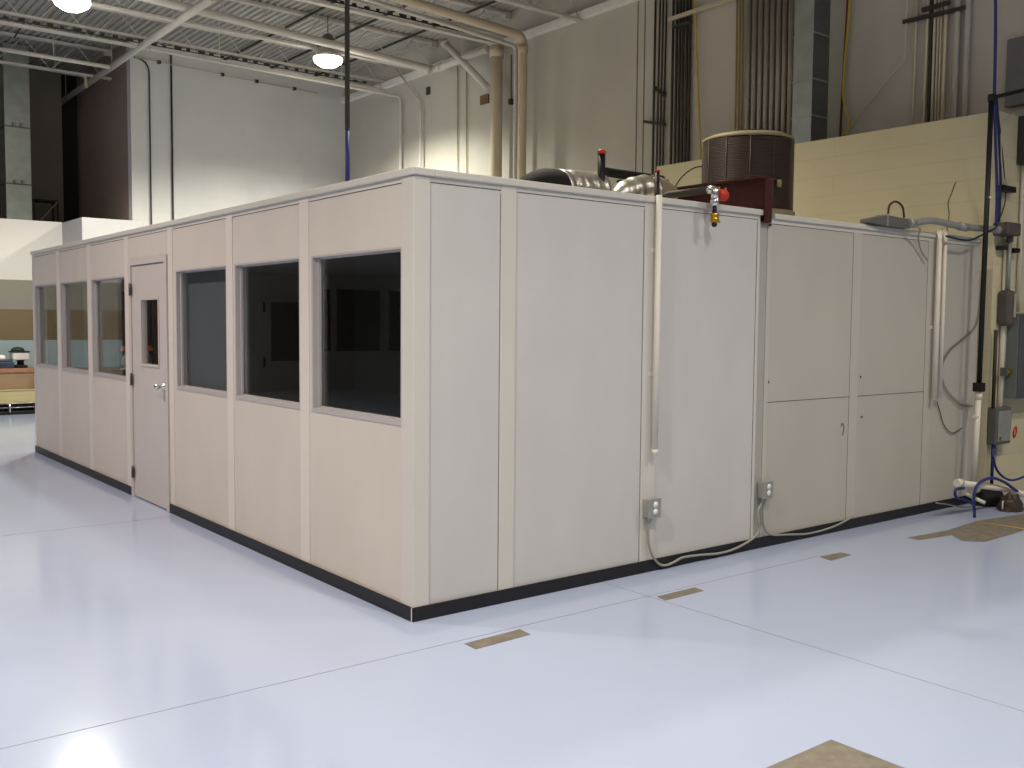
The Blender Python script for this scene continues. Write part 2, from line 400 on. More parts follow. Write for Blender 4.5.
# right side (grey panels)
def rp(x0, x1, z0, z1, m='panel_grey'): MB().box(x0, x1, 0, T, z0, z1).build('wall_panel', m, off)
rp(.098, .577, 0, ZT); rp(.685, 1.732, 0, ZT); rp(1.861, 2.90, 0, ZT)
rp(3.03, 4.071, 1.064, ZT-.02, 'panel_dull'); rp(3.03, 4.071, 0, 1.060, 'panel_dull')
rp(4.182, 5.19, 1.064, ZT-.02, 'panel_dull'); rp(4.182, 5.19, 0, 1.060, 'panel_dull')
rp(5.30, 5.96, 0, ZT-.02, 'panel_dull')
for x0, x1, zt, m_ in ((.577, .685, 2.40, 'batten'), (1.732, 1.861, 2.40, 'batten'), (4.071, 4.182, 2.385, 'batten_dull'), (5.19, 5.30, 2.385, 'batten_dull')):
    MB().box(x0, x1, -.008 if x0 < 3 else -.003, T-.002, 0, zt).build('batten', m_, off, bevel=.002)
MB().box(2.988, 3.03, -.006, T, 0, 2.385).build('batten', 'batten_dull', off, bevel=.003)
MB().box(2.872, 2.90, -.006, -.0005, 0, 2.37).build('batten', 'batten', off, bevel=.002)
MB().box(5.96, W, -.008, .09, 0, 2.385).build('corner_post', 'batten_dull', off, bevel=.004)
# thin dark seams beside the battens
for x_ in (.5755, 1.7305, 2.871, 3.0315, 4.0695, 5.1885):
    MB().box(x_-.0025, x_+.0025, -.0012, .0, .08, ZT-.02).build('seam_and_shade', 'seam_and_shade', off)
for a_, b_ in ((3.034, 4.067), (4.183, 5.186)): MB().box(a_, b_, -.0012, .0, 1.0595, 1.0645).build('seam_and_shade', 'seam_and_shade', off)
# screw marks and a scuff on the second section
for (px_, py_) in ((768.5, 382), (861, 377), (862, 417)):
    p = on('y', -.004, px_, py_); MB().lathe([(0, -.004), (.01, -.004), (.012, .003)], (p.x, 0, p.z), 12, 'y').build('screw', 'hinge', off)
p = on('y', 0, 842, 429)
MB().tube(smooth_path([(p.x-.02, -.002, p.z+.02), (p.x, -.002, p.z+.045), (p.x+.022, -.002, p.z+.01), (p.x+.005, -.002, p.z-.05)]), .004, 6).build('rust_mark', 'plate', off)
for a, b in BAYS: MB().box(-.0012, 0, a, b, ZT-.005, ZT).build('seam_and_shade', 'seam_and_shade', off)  # these three rows of dark strips paint the shadow line under the fascia
for a, b in ((.098, .577), (.685, 1.732), (1.861, 2.871)): MB().box(a, b, -.0012, 0, ZT-.004, ZT).build('seam_and_shade', 'seam_and_shade', off)
for a, b in ((3.034, 4.067), (4.183, 5.186), (5.305, 5.955)): MB().box(a, b, -.0012, 0, ZT-.024, ZT-.02).build('seam_and_shade', 'seam_and_shade', off)
# fascia strip and cap
MB().box(-.004, T, .115, D, ZT, 2.40).build('fascia', 'batten', off)
MB().box(.098, 2.90, -.004, T, ZT, 2.40).build('fascia', 'batten', off)
MB().box(3.03, W, -.004, T, ZT-.02, 2.385).build('fascia', 'batten', off)
c = MB(); c.box(-.022, .12, -.022, D+.02, 2.40, H)
c.build('top_cap', 'batten', off, bevel=.006)
MB().box(.12, 2.915, -.022, .12, 2.40, H).build('top_cap', 'batten', off, bevel=.006)
MB().box(3.045, W+.012, -.022, .12, 2.385, 2.424).build('top_cap', 'batten', off, bevel=.006)
MB().box(T, W-T, T, YI, 2.29, 2.345).build('roof_panel', 'office_in', off)
# black rubber base
def base(x0, x1, y0, y1): MB().box(x0, x1, y0, y1, 0, .08).build('baseboard', 'baseboard', off, bevel=.004)
base(-.016, -.008, -.016, 3.79); base(-.016, -.008, 4.805, D+.012); base(-.008, W, -.016, -.008)
MB().box(-.0175, -.0165, -.012, -.004, .0, .082).build('base_corner_split', 'white_plastic', off)
# far side wall of the office with its own windows and door, seen through the glass
YI = 8.49
def bx_(px): return on('y', YI, px, 322).x
wx0, wx1 = bx_(321), bx_(381); vx0, vx1 = bx_(389), 5.75
dx0, dx1 = bx_(271), bx_(303); zb0, zb1 = 1.19, 2.10
dz0, dz1 = on('y', YI, 285, 361).z, on('y', YI, 285, 302).z
cl0, cl1 = .10, 1.02
bk = MB()
def wall_with_holes(mbx, x0, x1, z0, z1, holes, ya, yb):
    xs = sorted(set([x0, x1]+[h[0] for h in holes]+[h[1] for h in holes]))
    for i in range(len(xs)-1):
        a, b = xs[i], xs[i+1]; hs = sorted([(h[2], h[3]) for h in holes if h[0] <= a+1e-6 and h[1] >= b-1e-6]); z = z0
        for q0, q1 in hs: mbx.box(a, b, ya, yb, z, q0); z = q1
        mbx.box(a, b, ya, yb, z, z1)
holes = [(wx0, wx1, zb0, zb1), (vx0, vx1, zb0, zb1), (dx0, dx1, dz0, dz1), (cl0, cl1, .3, 2.15), (1.10, 2.05, .3, 2.15)]
wall_with_holes(bk, .09, W, 0, 2.36, holes, YI, YI+T)
bk.build('wall_panel', 'office_in', off)
for h in holes[:3]:
    MB().box(h[0], h[1], YI+.02, YI+.03, h[2], h[3]).build('dark_pane', 'black_pane', off)
for h in holes[3:]:
    wf = MB(); wf.box(h[0], h[0]+.03, YI-.004, YI+T, h[2], h[3]); wf.box(h[1]-.03, h[1], YI-.004, YI+T, h[2], h[3])
    wf.box(h[0]+.03, h[1]-.03, YI-.004, YI+T, h[2], h[2]+.03); wf.box(h[0]+.03, h[1]-.03, YI-.004, YI+T, h[3]-.03, h[3])
    wo = wf.build('window', 'win_frame', off); MB().box(h[0]+.03, h[1]-.03, YI+.03, YI+.035, h[2]+.03, h[3]-.03).build('glass_pane', 'glass_tint', wo)
# inside door casing
x0, x1 = bx_(259), bx_(303)+.25
ic = MB(); zt_ = on('y', YI, 285, 290).z
ic.box(x0, x0+.05, YI-.02, YI, 0, zt_); ic.box(x1-.05, x1, YI-.02, YI, 0, zt_); ic.box(x0+.05, x1-.05, YI-.02, YI, zt_-.05, zt_)
ic.build('door_frame', 'office_in', off)
for zz in (on('y', YI, 262, 307).z, on('y', YI, 262, 362).z):
    MB().box(x0+.05, x0+.08, YI-.026, YI-.001, zz-.07, zz+.07).build('hinge', 'hinge', off)
MB().box(W-T, W, .09, YI, 0, 2.36).build('wall_panel', 'office_in', off)
# interior battens
for x_ in (2.3, 4.02): MB().box(x_-.05, x_+.05, YI-.008, YI, 0, 2.36).build('batten', 'office_in', off)

# things inside the office
cx = bx_(117)
cab = thing('storage_cabinet', (cx+.2, 8.2, 0), 'tall dark brown cabinet inside the office, seen through the third window from the far end', 'cabinet')
MB().box(cx, cx+.42, 8.05, 8.45, 0, 1.93).build('cabinet_body', 'cabinet', cab, bevel=.004)
MB().box(cx-.01, cx+.43, 8.02, 8.46, 1.93, 1.97).build('cabinet_top', 'cabinet', cab, bevel=.004)
MB().box(cx+.30, cx+.42, 8.03, 8.05, .02, 1.9).build('side_strip', 'cabinet_edge', cab)
for i, (px_, py_, Y_, lab) in enumerate([(148, 346, 7.6, 'small orange-shaded lamp inside the office, seen through the glass of the door'),
                                   (125.5, 346, 7.2, 'small orange-shaded lamp at the near edge of the third window from the far end')]):
    p = on('y', Y_, px_, py_)
    st = thing('pedestal_stand', (p.x, p.y, 0), ['dark red pedestal stand under the orange lamp behind the door glass', 'dark red pedestal stand under the orange lamp at the window edge'][i], 'stand')
    MB().box(p.x-.13, p.x+.13, p.y-.12, p.y+.12, 0, .04).build('base', 'cabinet', st, bevel=.005)
    MB().lathe([(.05, .04), (.04, .3), (.04, p.z-.36), (.06, p.z-.3)], (p.x, p.y, 0), 16).build('column', 'dark_red', st)
    MB().box(p.x-.12, p.x+.12, p.y-.12, p.y+.12, p.z-.3, p.z-.27).build('top', 'cabinet', st, bevel=.004)
    z0 = p.z-.27
    lp = thing('desk_lamp', (p.x, p.y, z0), lab, 'lamp')
    MB().lathe([(0, 0), (.06, 0), (.06, .015), (.015, .02), (0, .02)], (p.x, p.y, z0), 20).build('lamp_base', 'white_plastic', lp)
    MB().lathe([(.02, .02), (.04, .06), (.04, .13), (.012, .18), (.012, .23)], (p.x, p.y, z0), 20).build('lamp_body', 'white_plastic', lp)
    MB().lathe([(.062, .21), (.05, .245), (.03, .27), (0, .275)], (p.x, p.y, z0), 20).build('lamp_shade', 'orange', lp)

# ------------------------------------------------------------------ on the office's right wall
def conduit(name, pts, r, m, label, cat='conduit', group=None, collars=(), straps=()):
    pts = [Vector(p) for p in pts]
    t = thing(name, pts[0] if pts[0].z < pts[-1].z else pts[-1], label, cat, group)
    MB().tube(pts, r, 10).build('pipe', m, t)
    return t
def wallrun(px, Y): return [on('y', Y, *p) for p in px]
p0, p1 = on('y', -.046, 655.2, 198), on('y', -.046, 654.8, 452)
t = conduit('white_conduit', [(p1.x, -.046, p1.z), (p1.x, -.046, 2.445)], .02, 'white_pvc', 'long cream white pipe fixed down the grey wall above the nearer outlet box', 'conduit')
MB().lathe([(.0, 0), (.022, 0), (.022, .03), (.0202, .03)], (p1.x, -.046, p1.z-.012), 14).build('end_ring', 'white_pvc', t)
for z_ in (2.1, 1.3): MB().box(p1.x-.035, p1.x+.035, -.012, -.002, z_-.012, z_+.012).build('pipe_strap', 'white_pvc', t)
for k, (px_, lab) in enumerate([(934, 'left one of the twin cream pipes running down the wall end, beside the clear hose'), (939.6, 'right one of the twin cream pipes running down the wall end, nearest the clear hose')]):
    p = on('y', -.046, px_, 400-k*2); z1 = 2.46
    t = conduit('white_conduit', [(p.x, -.046, p.z), (p.x, -.046, z1)], .023-.004*k, 'white_pvc', lab, 'conduit', 'twin cream pipes at the wall end')
    MB().box(p.x-.035, p.x+.035, -.012, -.002, 1.6, 1.63).build('pipe_strap', 'white_pvc', t)

def outlet(x, z, label):
    t = thing('outlet_box', (x, -.008, z), label, 'outlet box', 'metal outlet boxes low on the grey wall')
    MB().box(x-.055, x+.055, -.06, -.008, z, z+.12).build('metal_box', 'galv', t, bevel=.006)
    cp = MB().box(x-.06, x+.06, -.064, -.06, z-.004, z+.124).build('cover_plate', 'galv', t, bevel=.004)
    for dz in (.038, .084):
        MB().lathe([(0, -.0645), (.021, -.0645), (.021, -.069), (.0, -.070)], (x+.006, 0, z+dz), 18, 'y').build('receptacle', 'receptacle', t)
    MB().tube([(x-.025, -.034, z-.03), (x-.025, -.034, z+.005)], .014, 10).build('cable_clamp', 'galv', t)
    return t
b1 = on('y', -.008, 650.5, 516); b2 = on('y', -.008, 763.5, 497)
b1.x -= .02; b2.x -= .02
outlet(b1.x, b1.z, 'grey metal outlet box low on the wall under the long white pipe')
outlet(b2.x, b2.z, 'grey metal outlet box low on the wall at the steel post, with two cables')
def cable(name, px, Y, r, m, label, cat='cable', pre=None, post=None, group=None):
    pts = [on('y', Y, *p) for p in px]
    pts = [Vector((q.x, q.y, max(q.z, r+.001))) for q in pts]
    if pre: pts = [Vector(pre)]+pts
    if post: pts = pts+[Vector(post)]
    return tag(MB().tube(smooth_path(pts), r, 8).build(name, m), label, cat, group)
cable('power_cable', [(648, 532), (649, 545), (653, 557), (660, 564.5), (667, 565), (675, 561.5), (683, 557.5), (700, 555), (718, 553.5), (733, 549.5), (746, 543), (755, 536.5), (759, 530), (758.5, 522), (757.5, 512)], -.034, .0085, 'grey_cable',
      'grey cable drooping along the black base between the two outlet boxes', pre=(b1.x-.025, -.034, b1.z-.03), post=(b2.x-.025, -.034, b2.z-.03))
cable('power_cable', [(763.3, 505), (763, 520), (764.5, 528), (768, 533), (775, 535), (790, 534.5), (805, 534), (820, 531), (835, 526), (845, 521), (853, 516.5)], -.03, .008, 'grey_cable',
      'grey cable running right from the outlet box at the steel post along the base', pre=(b2.x+.02, -.03, b2.z))
# steel channel post in the gap between the two panel sections, carrying the maroon beam
t = thing('steel_post', (2.945, 0, 0), 'grey steel post in the gap between the two panel sections, under the maroon beam', 'post')
MB().box(2.906, 2.984, 0.001, .012, 0, 2.34).build('front_flange', 'post_grey', t)
MB().box(2.938, 2.952, .012, .07, 0, 2.34).build('web', 'post_grey', t)
MB().box(2.903, 2.987, -.004, .074, 2.34, 2.352).build('cap_plate', 'galv', t)
for z_ in (2.346,): MB().lathe([(0, .0), (.012, 0), (.012, .02), (0, .02)], (2.998, -.016, 2.33), 8).build('bolt', 'hinge', t)
t = thing('steel_beam', (2.945, -.02, 2.355), 'dark maroon steel beam lying across the office roof, end overhanging the wall', 'beam')
zb, zt = 2.353, 2.675; y0, y1 = -.03, 4.6
MB().box(2.937, 2.953, y0, y1, zb+.012, zt-.014).build('web', 'maroon', t)
MB().box(2.907, 2.983, y0, y1, zb, zb+.012).build('bottom_flange', 'maroon', t)
MB().box(2.865, 3.025, y0, y1, zt-.014, zt).build('top_flange', 'maroon', t)
MB().box(2.905, 2.985, y0-.008, y0, zb, zt-.02).build('end_plate', 'maroon', t)

# air line with red shut-off and brass coupling hanging over the wall
q = on('y', -.10, 714.5, 189); X0 = q.x; Z0 = q.z
t = thing('air_line', (X0, -.1, Z0-.3), 'dark air pipe over the roof edge with red valve knob and brass coupling', 'air pipe')
YS = on('x', X0, 662, 196).y
MB().tube(elbow((X0, YS, ZR_), (X0, YS, Z0), (X0, -.06, Z0), .08), .026, 12).build('pipe', 'dark_cable', t)
MB().tube(elbow((X0, -.05, Z0), (X0, -.105, Z0), (X0, -.105, Z0-.07), .03), .027, 14).build('elbow', 'chrome', t)
MB().lathe([(.018, -.06), (.03, -.065), (.03, -.105), (.018, -.115)], (X0, -.105, Z0), 14).build('valve_body', 'chrome', t)
MB().tube([(X0, -.105, Z0-.05), (X0+.035, -.105, Z0-.05)], .014, 10).build('valve_stem', 'chrome', t)
rv = MB(); rv.lathe([(.0, .03), (.034, .03), (.04, .045), (.04, .095), (.032, .108), (0, .108)], (X0, -.105, Z0-.035), 10, 'x')
rv.build('valve_knob', 'red', t, bevel=.004)
for dx in (.034, .10): MB().box(X0+dx, X0+dx+.008, -.112, -.098, Z0+.0, Z0+.018).build('knob_tab', 'yellow_dull', t)
MB().lathe([(.014, -.115), (.016, -.16)], (X0, -.105, Z0), 12).build('nipple', 'black', t)
MB().lathe([(.02, -.158), (.028, -.162), (.028, -.185), (.024, -.188), (.029, -.192), (.029, -.215), (.018, -.222)], (X0, -.105, Z0), 12).build('brass_coupling', 'brass', t)
MB().tube([(X0+.02, -.105, Z0-.2), (X0+.055, -.105, Z0-.215)], .006, 8).build('side_pin', 'brass', t)
MB().lathe([(.018, -.222), (.02, -.235), (.012, -.25)], (X0, -.105, Z0), 12).build('hose_tip', 'black', t)

# ------------------------------------------------------------------ on the office roof
ZR = 2.346
# condenser
ax, ay, az, ar = 4.255, 1.2, 2.615, .396
t = thing('equipment_rails', (ax, ay, ZR), 'pair of dark timber rails on the office roof under the round condenser', 'rails')
for k in (-.25, .25): MB().box(ax-.55, ax+.55, ay+k-.05, ay+k+.05, ZR, az-.045).build('rail', 'cabinet', t)
t = thing('air_conditioner', (ax, ay, az-.045), 'round dark brown air conditioning condenser with slatted sides on the office roof', 'air conditioner')
MB().lathe([(0, 0), (ar+.02, 0), (ar+.02, .045), (0, .045)], (ax, ay, az-.045), 48).build('base_pan', 'ac_rim', t)
MB().lathe([(ar-.03, 0), (ar-.03, .62)], (ax, ay, az), 48).build('coil', 'ac_body', t)
gr = MB()
for i in range(44):
    z = az+.008+i*.0138; gr.lathe([(ar-.024, 0), (ar-.004, .003), (ar-.004, .008), (ar-.024, .0105), (ar-.024, 0)], (ax, ay, z), 48)
gr.build('grille', 'ac_grille', t)
for i in range(12):
    a_ = 2*math.pi*i/12+.2; u = Vector((math.cos(a_), math.sin(a_), 0)); c0 = Vector((ax, ay, 0))+u*(ar-.001)
    MB().tube([c0+Vector((0, 0, az)), c0+Vector((0, 0, az+.62))], .004, 6).build('rib', 'ac_grille', t)
MB().lathe([(ar+.001, 0), (ar+.004, .008), (ar+.001, .022), (ar-.05, .045), (ar-.16, .062), (ar-.16, .055), (ar-.06, .035), (ar-.02, 0)], (ax, ay, az+.62), 48).build('top_rim', 'ac_rim', t)
tg = MB()
for i in range(7): rr = .05+i*.035; tg.lathe([(rr, .08), (rr+.008, .083), (rr+.008, .077), (rr, .08)], (ax, ay, az+.605), 40)
for i in range(8):
    a_ = 2*math.pi*i/8; tg.tube([(ax+.04*math.cos(a_), ay+.04*math.sin(a_), az+.685), (ax+.26*math.cos(a_), ay+.26*math.sin(a_), az+.68)], .004, 6)
tg.build('fan_guard', 'ac_body', t)
MB().lathe([(0, .0), (.02, .0), (.02, .06), (0, .06)], (ax-.1, ay-.42, az+.18), 12).build('badge_light', 'ac_rim', t)

# flexible ducts
def foil_rings(path, r, amp, freq): return lambda u: r+amp*math.sin(u*freq*2*math.pi)+.006*noise.noise(Vector((u*9, r, 3)))
YD = .8
def rp_(px, py, Y=YD): return on('y', Y, px, py)
def lie(path, rf):
    n = len(path); return [Vector((p.x, p.y, max(p.z, ZR+.004+rf(i/(n-1))))) for i, p in enumerate(path)]
t = thing('flexible_duct', (1.6, YD, ZR), 'black insulated duct with a bright foil collar, left on the office roof', 'duct')
pth = smooth_path([rp_(510, 206), rp_(522, 198), rp_(535, 191.5), rp_(548, 189.5), rp_(561, 191)])
rf_ = lambda u: .05+.095*math.sin(min(1, u*1.35)*math.pi/2)
MB().tube(lie(pth, rf_), .15, 20, rf=rf_).build('insulation', 'black_insul', t)
pth = smooth_path([rp_(558, 191), rp_(570, 191), rp_(584, 192), rp_(598, 193.5)], 14)
rf_ = lambda u: .146+.002*math.sin(u*30)+.010*noise.noise(Vector((u*7, 2, 3)))
MB().tube(lie(pth, rf_), .15, 28, rf=rf_).build('foil_collar', 'foil', t)
t = thing('flexible_duct', (2.5, YD, ZR), 'crinkled silver foil duct lying on the office roof between the black pipes', 'duct')
pth = smooth_path([rp_(615, 199), rp_(626, 194), rp_(640, 190.5), rp_(652, 192)], 14)
MB().tube(pth, .1, 28, rf=lambda u: .06+.05*math.sin(min(1, u*1.9)*math.pi/2)+.012*noise.noise(Vector((u*6, 5, 1)))).build('foil_sleeve', 'foil', t)
pth = smooth_path([rp_(652, 190), rp_(660, 191.5), rp_(670, 197)], 8)
MB().tube(pth, .11, 24, rf=lambda u: .115-.03*u).build('plastic_end', 'ac_rim', t)
t = thing('roof_pipe', (2.12, .7, ZR), 'thick black upright pipe with red cap on the office roof', 'pipe', 'black red-capped roof pipes')
a_ = rp_(601.5, 154, .7); MB().tube([(a_.x, .7, ZR), (a_.x, .7, a_.z)], .028, 14).build('pipe', 'black', t)
MB().lathe([(0, 0), (.031, 0), (.031, .02), (.024, .028), (0, .028)], (a_.x, .7, a_.z), 14).build('cap', 'red', t)
t = thing('roof_pipe', (2.6, .7, ZR), 'thin black upright pipe with red tip on the office roof, right of the foil duct', 'pipe', 'black red-capped roof pipes')
c_ = rp_(657.2, 172, .7); MB().tube([(c_.x, .7, ZR), (c_.x, .7, c_.z)], .019, 12).build('pipe', 'black', t)
MB().lathe([(0, 0), (.021, 0), (.021, .014), (.0, .02)], (c_.x, .7, c_.z), 12).build('cap', 'red', t)
t = thing('insulated_pipe', (2.4, 1.0, ZR), 'black foam-covered pipe lying level between the two upright black pipes', 'pipe')
MB().tube([(rp_(606, 172, 1.0).x, 1.0, rp_(606, 172, 1.0).z), rp_(662, 180, 1.0)], .036, 14).build('foam_sleeve', 'black_insul', t)
MB().tube([rp_(661, 180, 1.0), rp_(668, 181, 1.0)], .012, 10).build('pipe_end', 'black', t)
for k, px_ in enumerate((620, 648)):
    g_ = rp_(px_, 176+k*5, 1.0); MB().box(g_.x-.015, g_.x+.015, 0.98, 1.02, ZR, g_.z-.03).build('support', 'black', t)
# teal film
mb = MB(); g0 = rp_(503, 176, .6); n = 12
for i in range(n+1):
    for j in range(5):
        x_ = g0.x+i*.017; z_ = ZR+.004+.09*math.sin(j/4*math.pi)*(.6+.4*noise.noise(Vector((i*.5, j*.7, 1))))
        mb.v.append(Vector((x_, .5+j*.06+.02*noise.noise(Vector((i, j, 5))), z_)))
for i in range(n):
    for j in range(4): mb.f.append([i*5+j, (i+1)*5+j, (i+1)*5+j+1, i*5+j+1]); mb.sm.append(True)
tag(mb.build('plastic_film', 'teal'), 'crumpled dark teal plastic film on the office roof left of the black duct', 'plastic film')
# cables over the AC side
cable('thin_cable', [(703, 166), (694, 168), (685, 174), (678, 182), (673, 192)], 1.5, .006, 'dark_cable', 'thin dark cable curving down from the left side of the round condenser')

# pole dropping from the roof deck to the office roof
pp = on('x', .5, 347.5, 182)
zj = on('y', pp.y, 347.5, 130).z
t = thing('drop_pole', (pp.x, pp.y, ZR), 'slim upright pole, bronze above and blue below, rising from the office roof', 'pole')
MB().tube([(pp.x, pp.y, ZR), (pp.x, pp.y, zj)], .0155, 12).build('blue_sleeve', 'blue_cable', t)
MB().tube([(pp.x, pp.y, zj), (pp.x, pp.y, ZD)], .017, 12).build('upper_pole', 'dark_cable', t)
MB().lathe([(0, 0), (.05, 0), (.05, .012), (.018, .016)], (pp.x, pp.y, ZR), 16).build('foot', 'dark_cable', t)

# ------------------------------------------------------------------ roof structure and ceiling services
def joist(Y, x0=-6, x1=XR-.02):
    t = thing('roof_joist', (x1, Y, 6.1), '', 'joist', 'open web roof joists')
    for s in (-1, 1):
        MB().box(x0, x1, Y+s*.03-.02, Y+s*.03+.02, 6.10, 6.135).build('bottom_chord', 'steel_white', t)
        MB().box(x0, x1, Y+s*.03-.022, Y+s*.03+.022, 6.60, 6.645).build('top_chord', 'steel_white', t)
    w = MB(); x = x0+.1; k = 0
    while x+.45 < x1:
        w.tube([(x, Y, 6.12 if k % 2 else 6.62), (x+.45, Y, 6.62 if k % 2 else 6.12)], .0075, 6); x += .45; k += 1
    w.build('web_rods', 'steel_white', t)
    MB().box(x1-.12, x1, Y-.05, Y+.05, 6.54, 6.60).build('seat', 'steel_white', t)
    return t
JY = [(4.75, 'open web roof joist nearest the viewer, at the upper right'), (6.65, 'open web roof joist over the two drain pipes, second from the viewer'),
      (8.42, 'open web roof joist beside the big diagonal pipe, third from the viewer'), (10.55, 'open web roof joist behind the two glowing lamps and the long drain pipe'),
      (12.35, 'open web roof joist close in front of the white back wall')]
for Y, lab in JY:
    t = joist(Y); t['label'] = lab
    if Y in (8.42, 12.35):
        mb = MB(); x = -5.9; top = []
        while x < XR-.3:
            q = .05+.07*random.random(); hh = .035+.03*random.random(); top += [(x, .012), (x, hh), (x+q, hh), (x+q, .012)]; x += .2
        for k, (x_, z_) in enumerate(top):
            for y_ in (-.012, .012): mb.v += [Vector((x_, Y+y_, 6.18)), Vector((x_, Y+y_, 6.18+z_))]
            if k:
                o_ = 4*(k-1); n_ = 4*k
                if abs(top[k][0]-top[k-1][0]) > 1e-6:
                    for f_ in ((o_, n_, n_+1, o_+1), (o_+2, o_+3, n_+3, n_+2), (o_+1, n_+1, n_+3, o_+3)): mb.f.append(list(f_)); mb.sm.append(False)
                else: mb.f.append([o_+1, n_+1, n_+3, o_+3]); mb.sm.append(False)
        mb.build('bearing_strip', 'conduit_dark', t); MB().box(-6, XR-.02, Y-.014, Y+.014, 6.26, 6.30).build('stiffener_bar', 'steel_white', t)
joist(14.9, -6, 2.8)['label'] = 'open web roof joist in the dark recess above the low white room'
# dark bracing lines under the deck
for k, (X_, lab) in enumerate([(5.55, 'dark bridging bar crossing the roof joists, nearer the right wall'), (4.6, 'dark bridging bar crossing the roof joists, farther from the right wall'), (6.5, 'dark bridging bar under the deck right beside the right wall')]):
    tag(MB().box(X_-.015, X_+.015, 4.7, YB-.02, 6.56, 6.59).build('bridging_bar', 'joist_dark'), lab, 'bridging bar', 'dark bridging bars')

def pipe(name, pts, r, m, label, cat='pipe', group=None, couplings=(), rc=None):
    pts = [Vector(p) for p in pts]
    t = thing(name, min(pts, key=lambda p: p.z), label, cat, group)
    MB().tube(pts, r, 16).build('run', m, t)
    n_h = 0
    for i in range(len(pts)-1):
        a, b = pts[i], pts[i+1]; L_ = (b-a).length
        if L_ > .8 and abs((b-a).normalized().z) < .3:
            for k in range(max(1, int(L_/2.2))):
                q = a+(b-a)*((k+.5)/max(1, int(L_/2.2)))
                MB().tube([(q.x, q.y, q.z+r*.5), (q.x, q.y, ZD+.02)], .006, 6).build('hanger', 'conduit', t)
    for c in couplings:
        i = min(range(len(pts)-1), key=lambda k: (pts[k]-Vector(c)).length); d = (pts[i+1]-pts[i]).normalized(); c = Vector(c)
        MB().tube([c-d*r*.9, c+d*r*.9], r*1.18, 16).build('coupling', m, t)
    return t
# A: long drain pipe under the deck, turning along the right wall to the thick tan downpipe
A0, A1 = on('y', 10.2, 20, -34), on('y', 10.2, 434, 70)
A2 = on('x', A1.x, 488, 49); A2.z = max(A2.z, A1.z)
dpx = A1.x
pipe('drain_pipe', [A0]+elbow(A0, A1, A2, .12)[1:], .062, 'steel_white', 'long white drain pipe under the deck turning along the right wall', 'pipe', couplings=[A1+Vector((-.15, 0, -.008)), A1+Vector((0, -.18, .01))])
dy = on('x', 6.98, 496.5, 100).y
pipe('downpipe', [(6.98, dy, 0), (6.98, dy, 5.3), (6.98, dy, on('x', 6.98, 496.5, 47).z)], .098, 'tan_pipe', 'thick tan downpipe on the right wall beside the brown bracket', 'pipe', 'tan downpipes', couplings=[(6.98, dy, on('x', 6.98, 496.5, 52).z)])
# B: nearer drain pipe with its own downpipe
B0, B1 = on('y', 7.65, 380, -8), on('y', 7.65, 523, 36)
B2 = Vector((B1.x, B1.y, 0))
pipe('drain_pipe', elbow(B0, B1, B2, .14), .068, 'tan_pipe', 'tan drain pipe crossing under the deck and turning down the right wall', 'pipe', 'tan downpipes', couplings=[B1+Vector((0, 0, -.2))])
# C: slim pipe with vertical leg between the two downpipes
C0, C1 = on('y', 8.0, 350, -6), on('y', 8.0, 516, 46)
pipe('sprinkler_pipe', elbow(C0, C1, (C1.x, C1.y, 0), .1), .032, 'steel_white', 'slim white pipe with elbow running down between the two tan downpipes', 'pipe')
# diagonal stub between joist and downpipe
E0, E1 = on('x', 6.85, 444, 42), on('x', 6.90, 489, 89)
pipe('brace_pipe', [E0, E1], .06, 'steel_white', 'short white slanted pipe from the deck down to the thick tan downpipe', 'pipe', couplings=[E0*.97+E1*.03])
p = on('x', XR-.02, 484, 98); q = on('x', XR-.02, 490, 102)
tag(MB().box(XR-.03, XR, p.y-.12, p.y+.10, p.z-.1, p.z+.05).build('bracket_plate', 'plate'), 'small brown plate on the right wall beside the thick tan downpipe', 'plate')
# overhead pipe running away from the viewer on the left
G0, G1 = on('x', 2.52, 47, 112), on('x', 2.52, 140, 47); G2 = on('x', 2.52, 213, -2)
g_dir = (G1-G0)
pipe('overhead_pipe', [G0, G1, G2], .055, 'steel_white', 'white overhead pipe running away from the viewer, upper left of the back wall', 'pipe')
K0, K1 = on('y', 13.2, -6, 48), on('y', 13.2, 109, 67)
pipe('overhead_pipe', [K0, K1], .035, 'steel_white', 'straight white pipe crossing the dark recess from the left edge', 'pipe')
K0, K1 = on('y', 15.2, 28, 66), on('y', 15.2, 86, 76); K2 = on('y', 15.2, 86, 88)
pipe('overhead_pipe', elbow(K0, K1, K2, .08), .03, 'tan_pipe', 'short grey hooked pipe in the dark recess under the straight white pipe', 'pipe')
# pipe along back wall to the thin conduit at 401
Q0, Q1 = on('y', 12.6, 150, 50), on('y', 12.6, 398, 96)
Q1 = Vector((7.12, 12.6, Q1.z)); 
qa = on('x', 7.12, 400.5, 97); qb = on('x', 7.12, 401, 165)
Q0 = on('y', qa.y, 150, 49)
pipe('sprinkler_pipe', elbow(Q0, qa, (7.12, qa.y, 0), .1), .024, 'steel_white', 'long slim white pipe in front of the back wall, turning down beside the corner', 'pipe')
ra, rb = on('x', 7.0, 396, 69), on('x', 7.1, 420.5, 103)
pipe('sprinkler_pipe', [ra, rb, (7.1, rb.y, rb.z-.1), (7.1, rb.y, 0)], .02, 'steel_white', 'slim white pipe bending off the deck then running straight down the right wall', 'pipe', couplings=[(7.1, rb.y, rb.z-.12)])
for px_, lab in ((457.5, 'left of the two close thin pipes on the bright part of the right wall'), (466.5, 'right of the two close thin pipes on the bright part of the right wall')):
    p = on('x', 7.17, px_, 90); tag(MB().tube([(7.17, p.y, 0), (7.17, p.y, on('x', 7.17, px_, 66).z)], .013, 8).build('thin_conduit', 'conduit'), lab, 'conduit', 'thin pipes on the bright right wall')
p = on('x', 7.15, 510.5, 102)
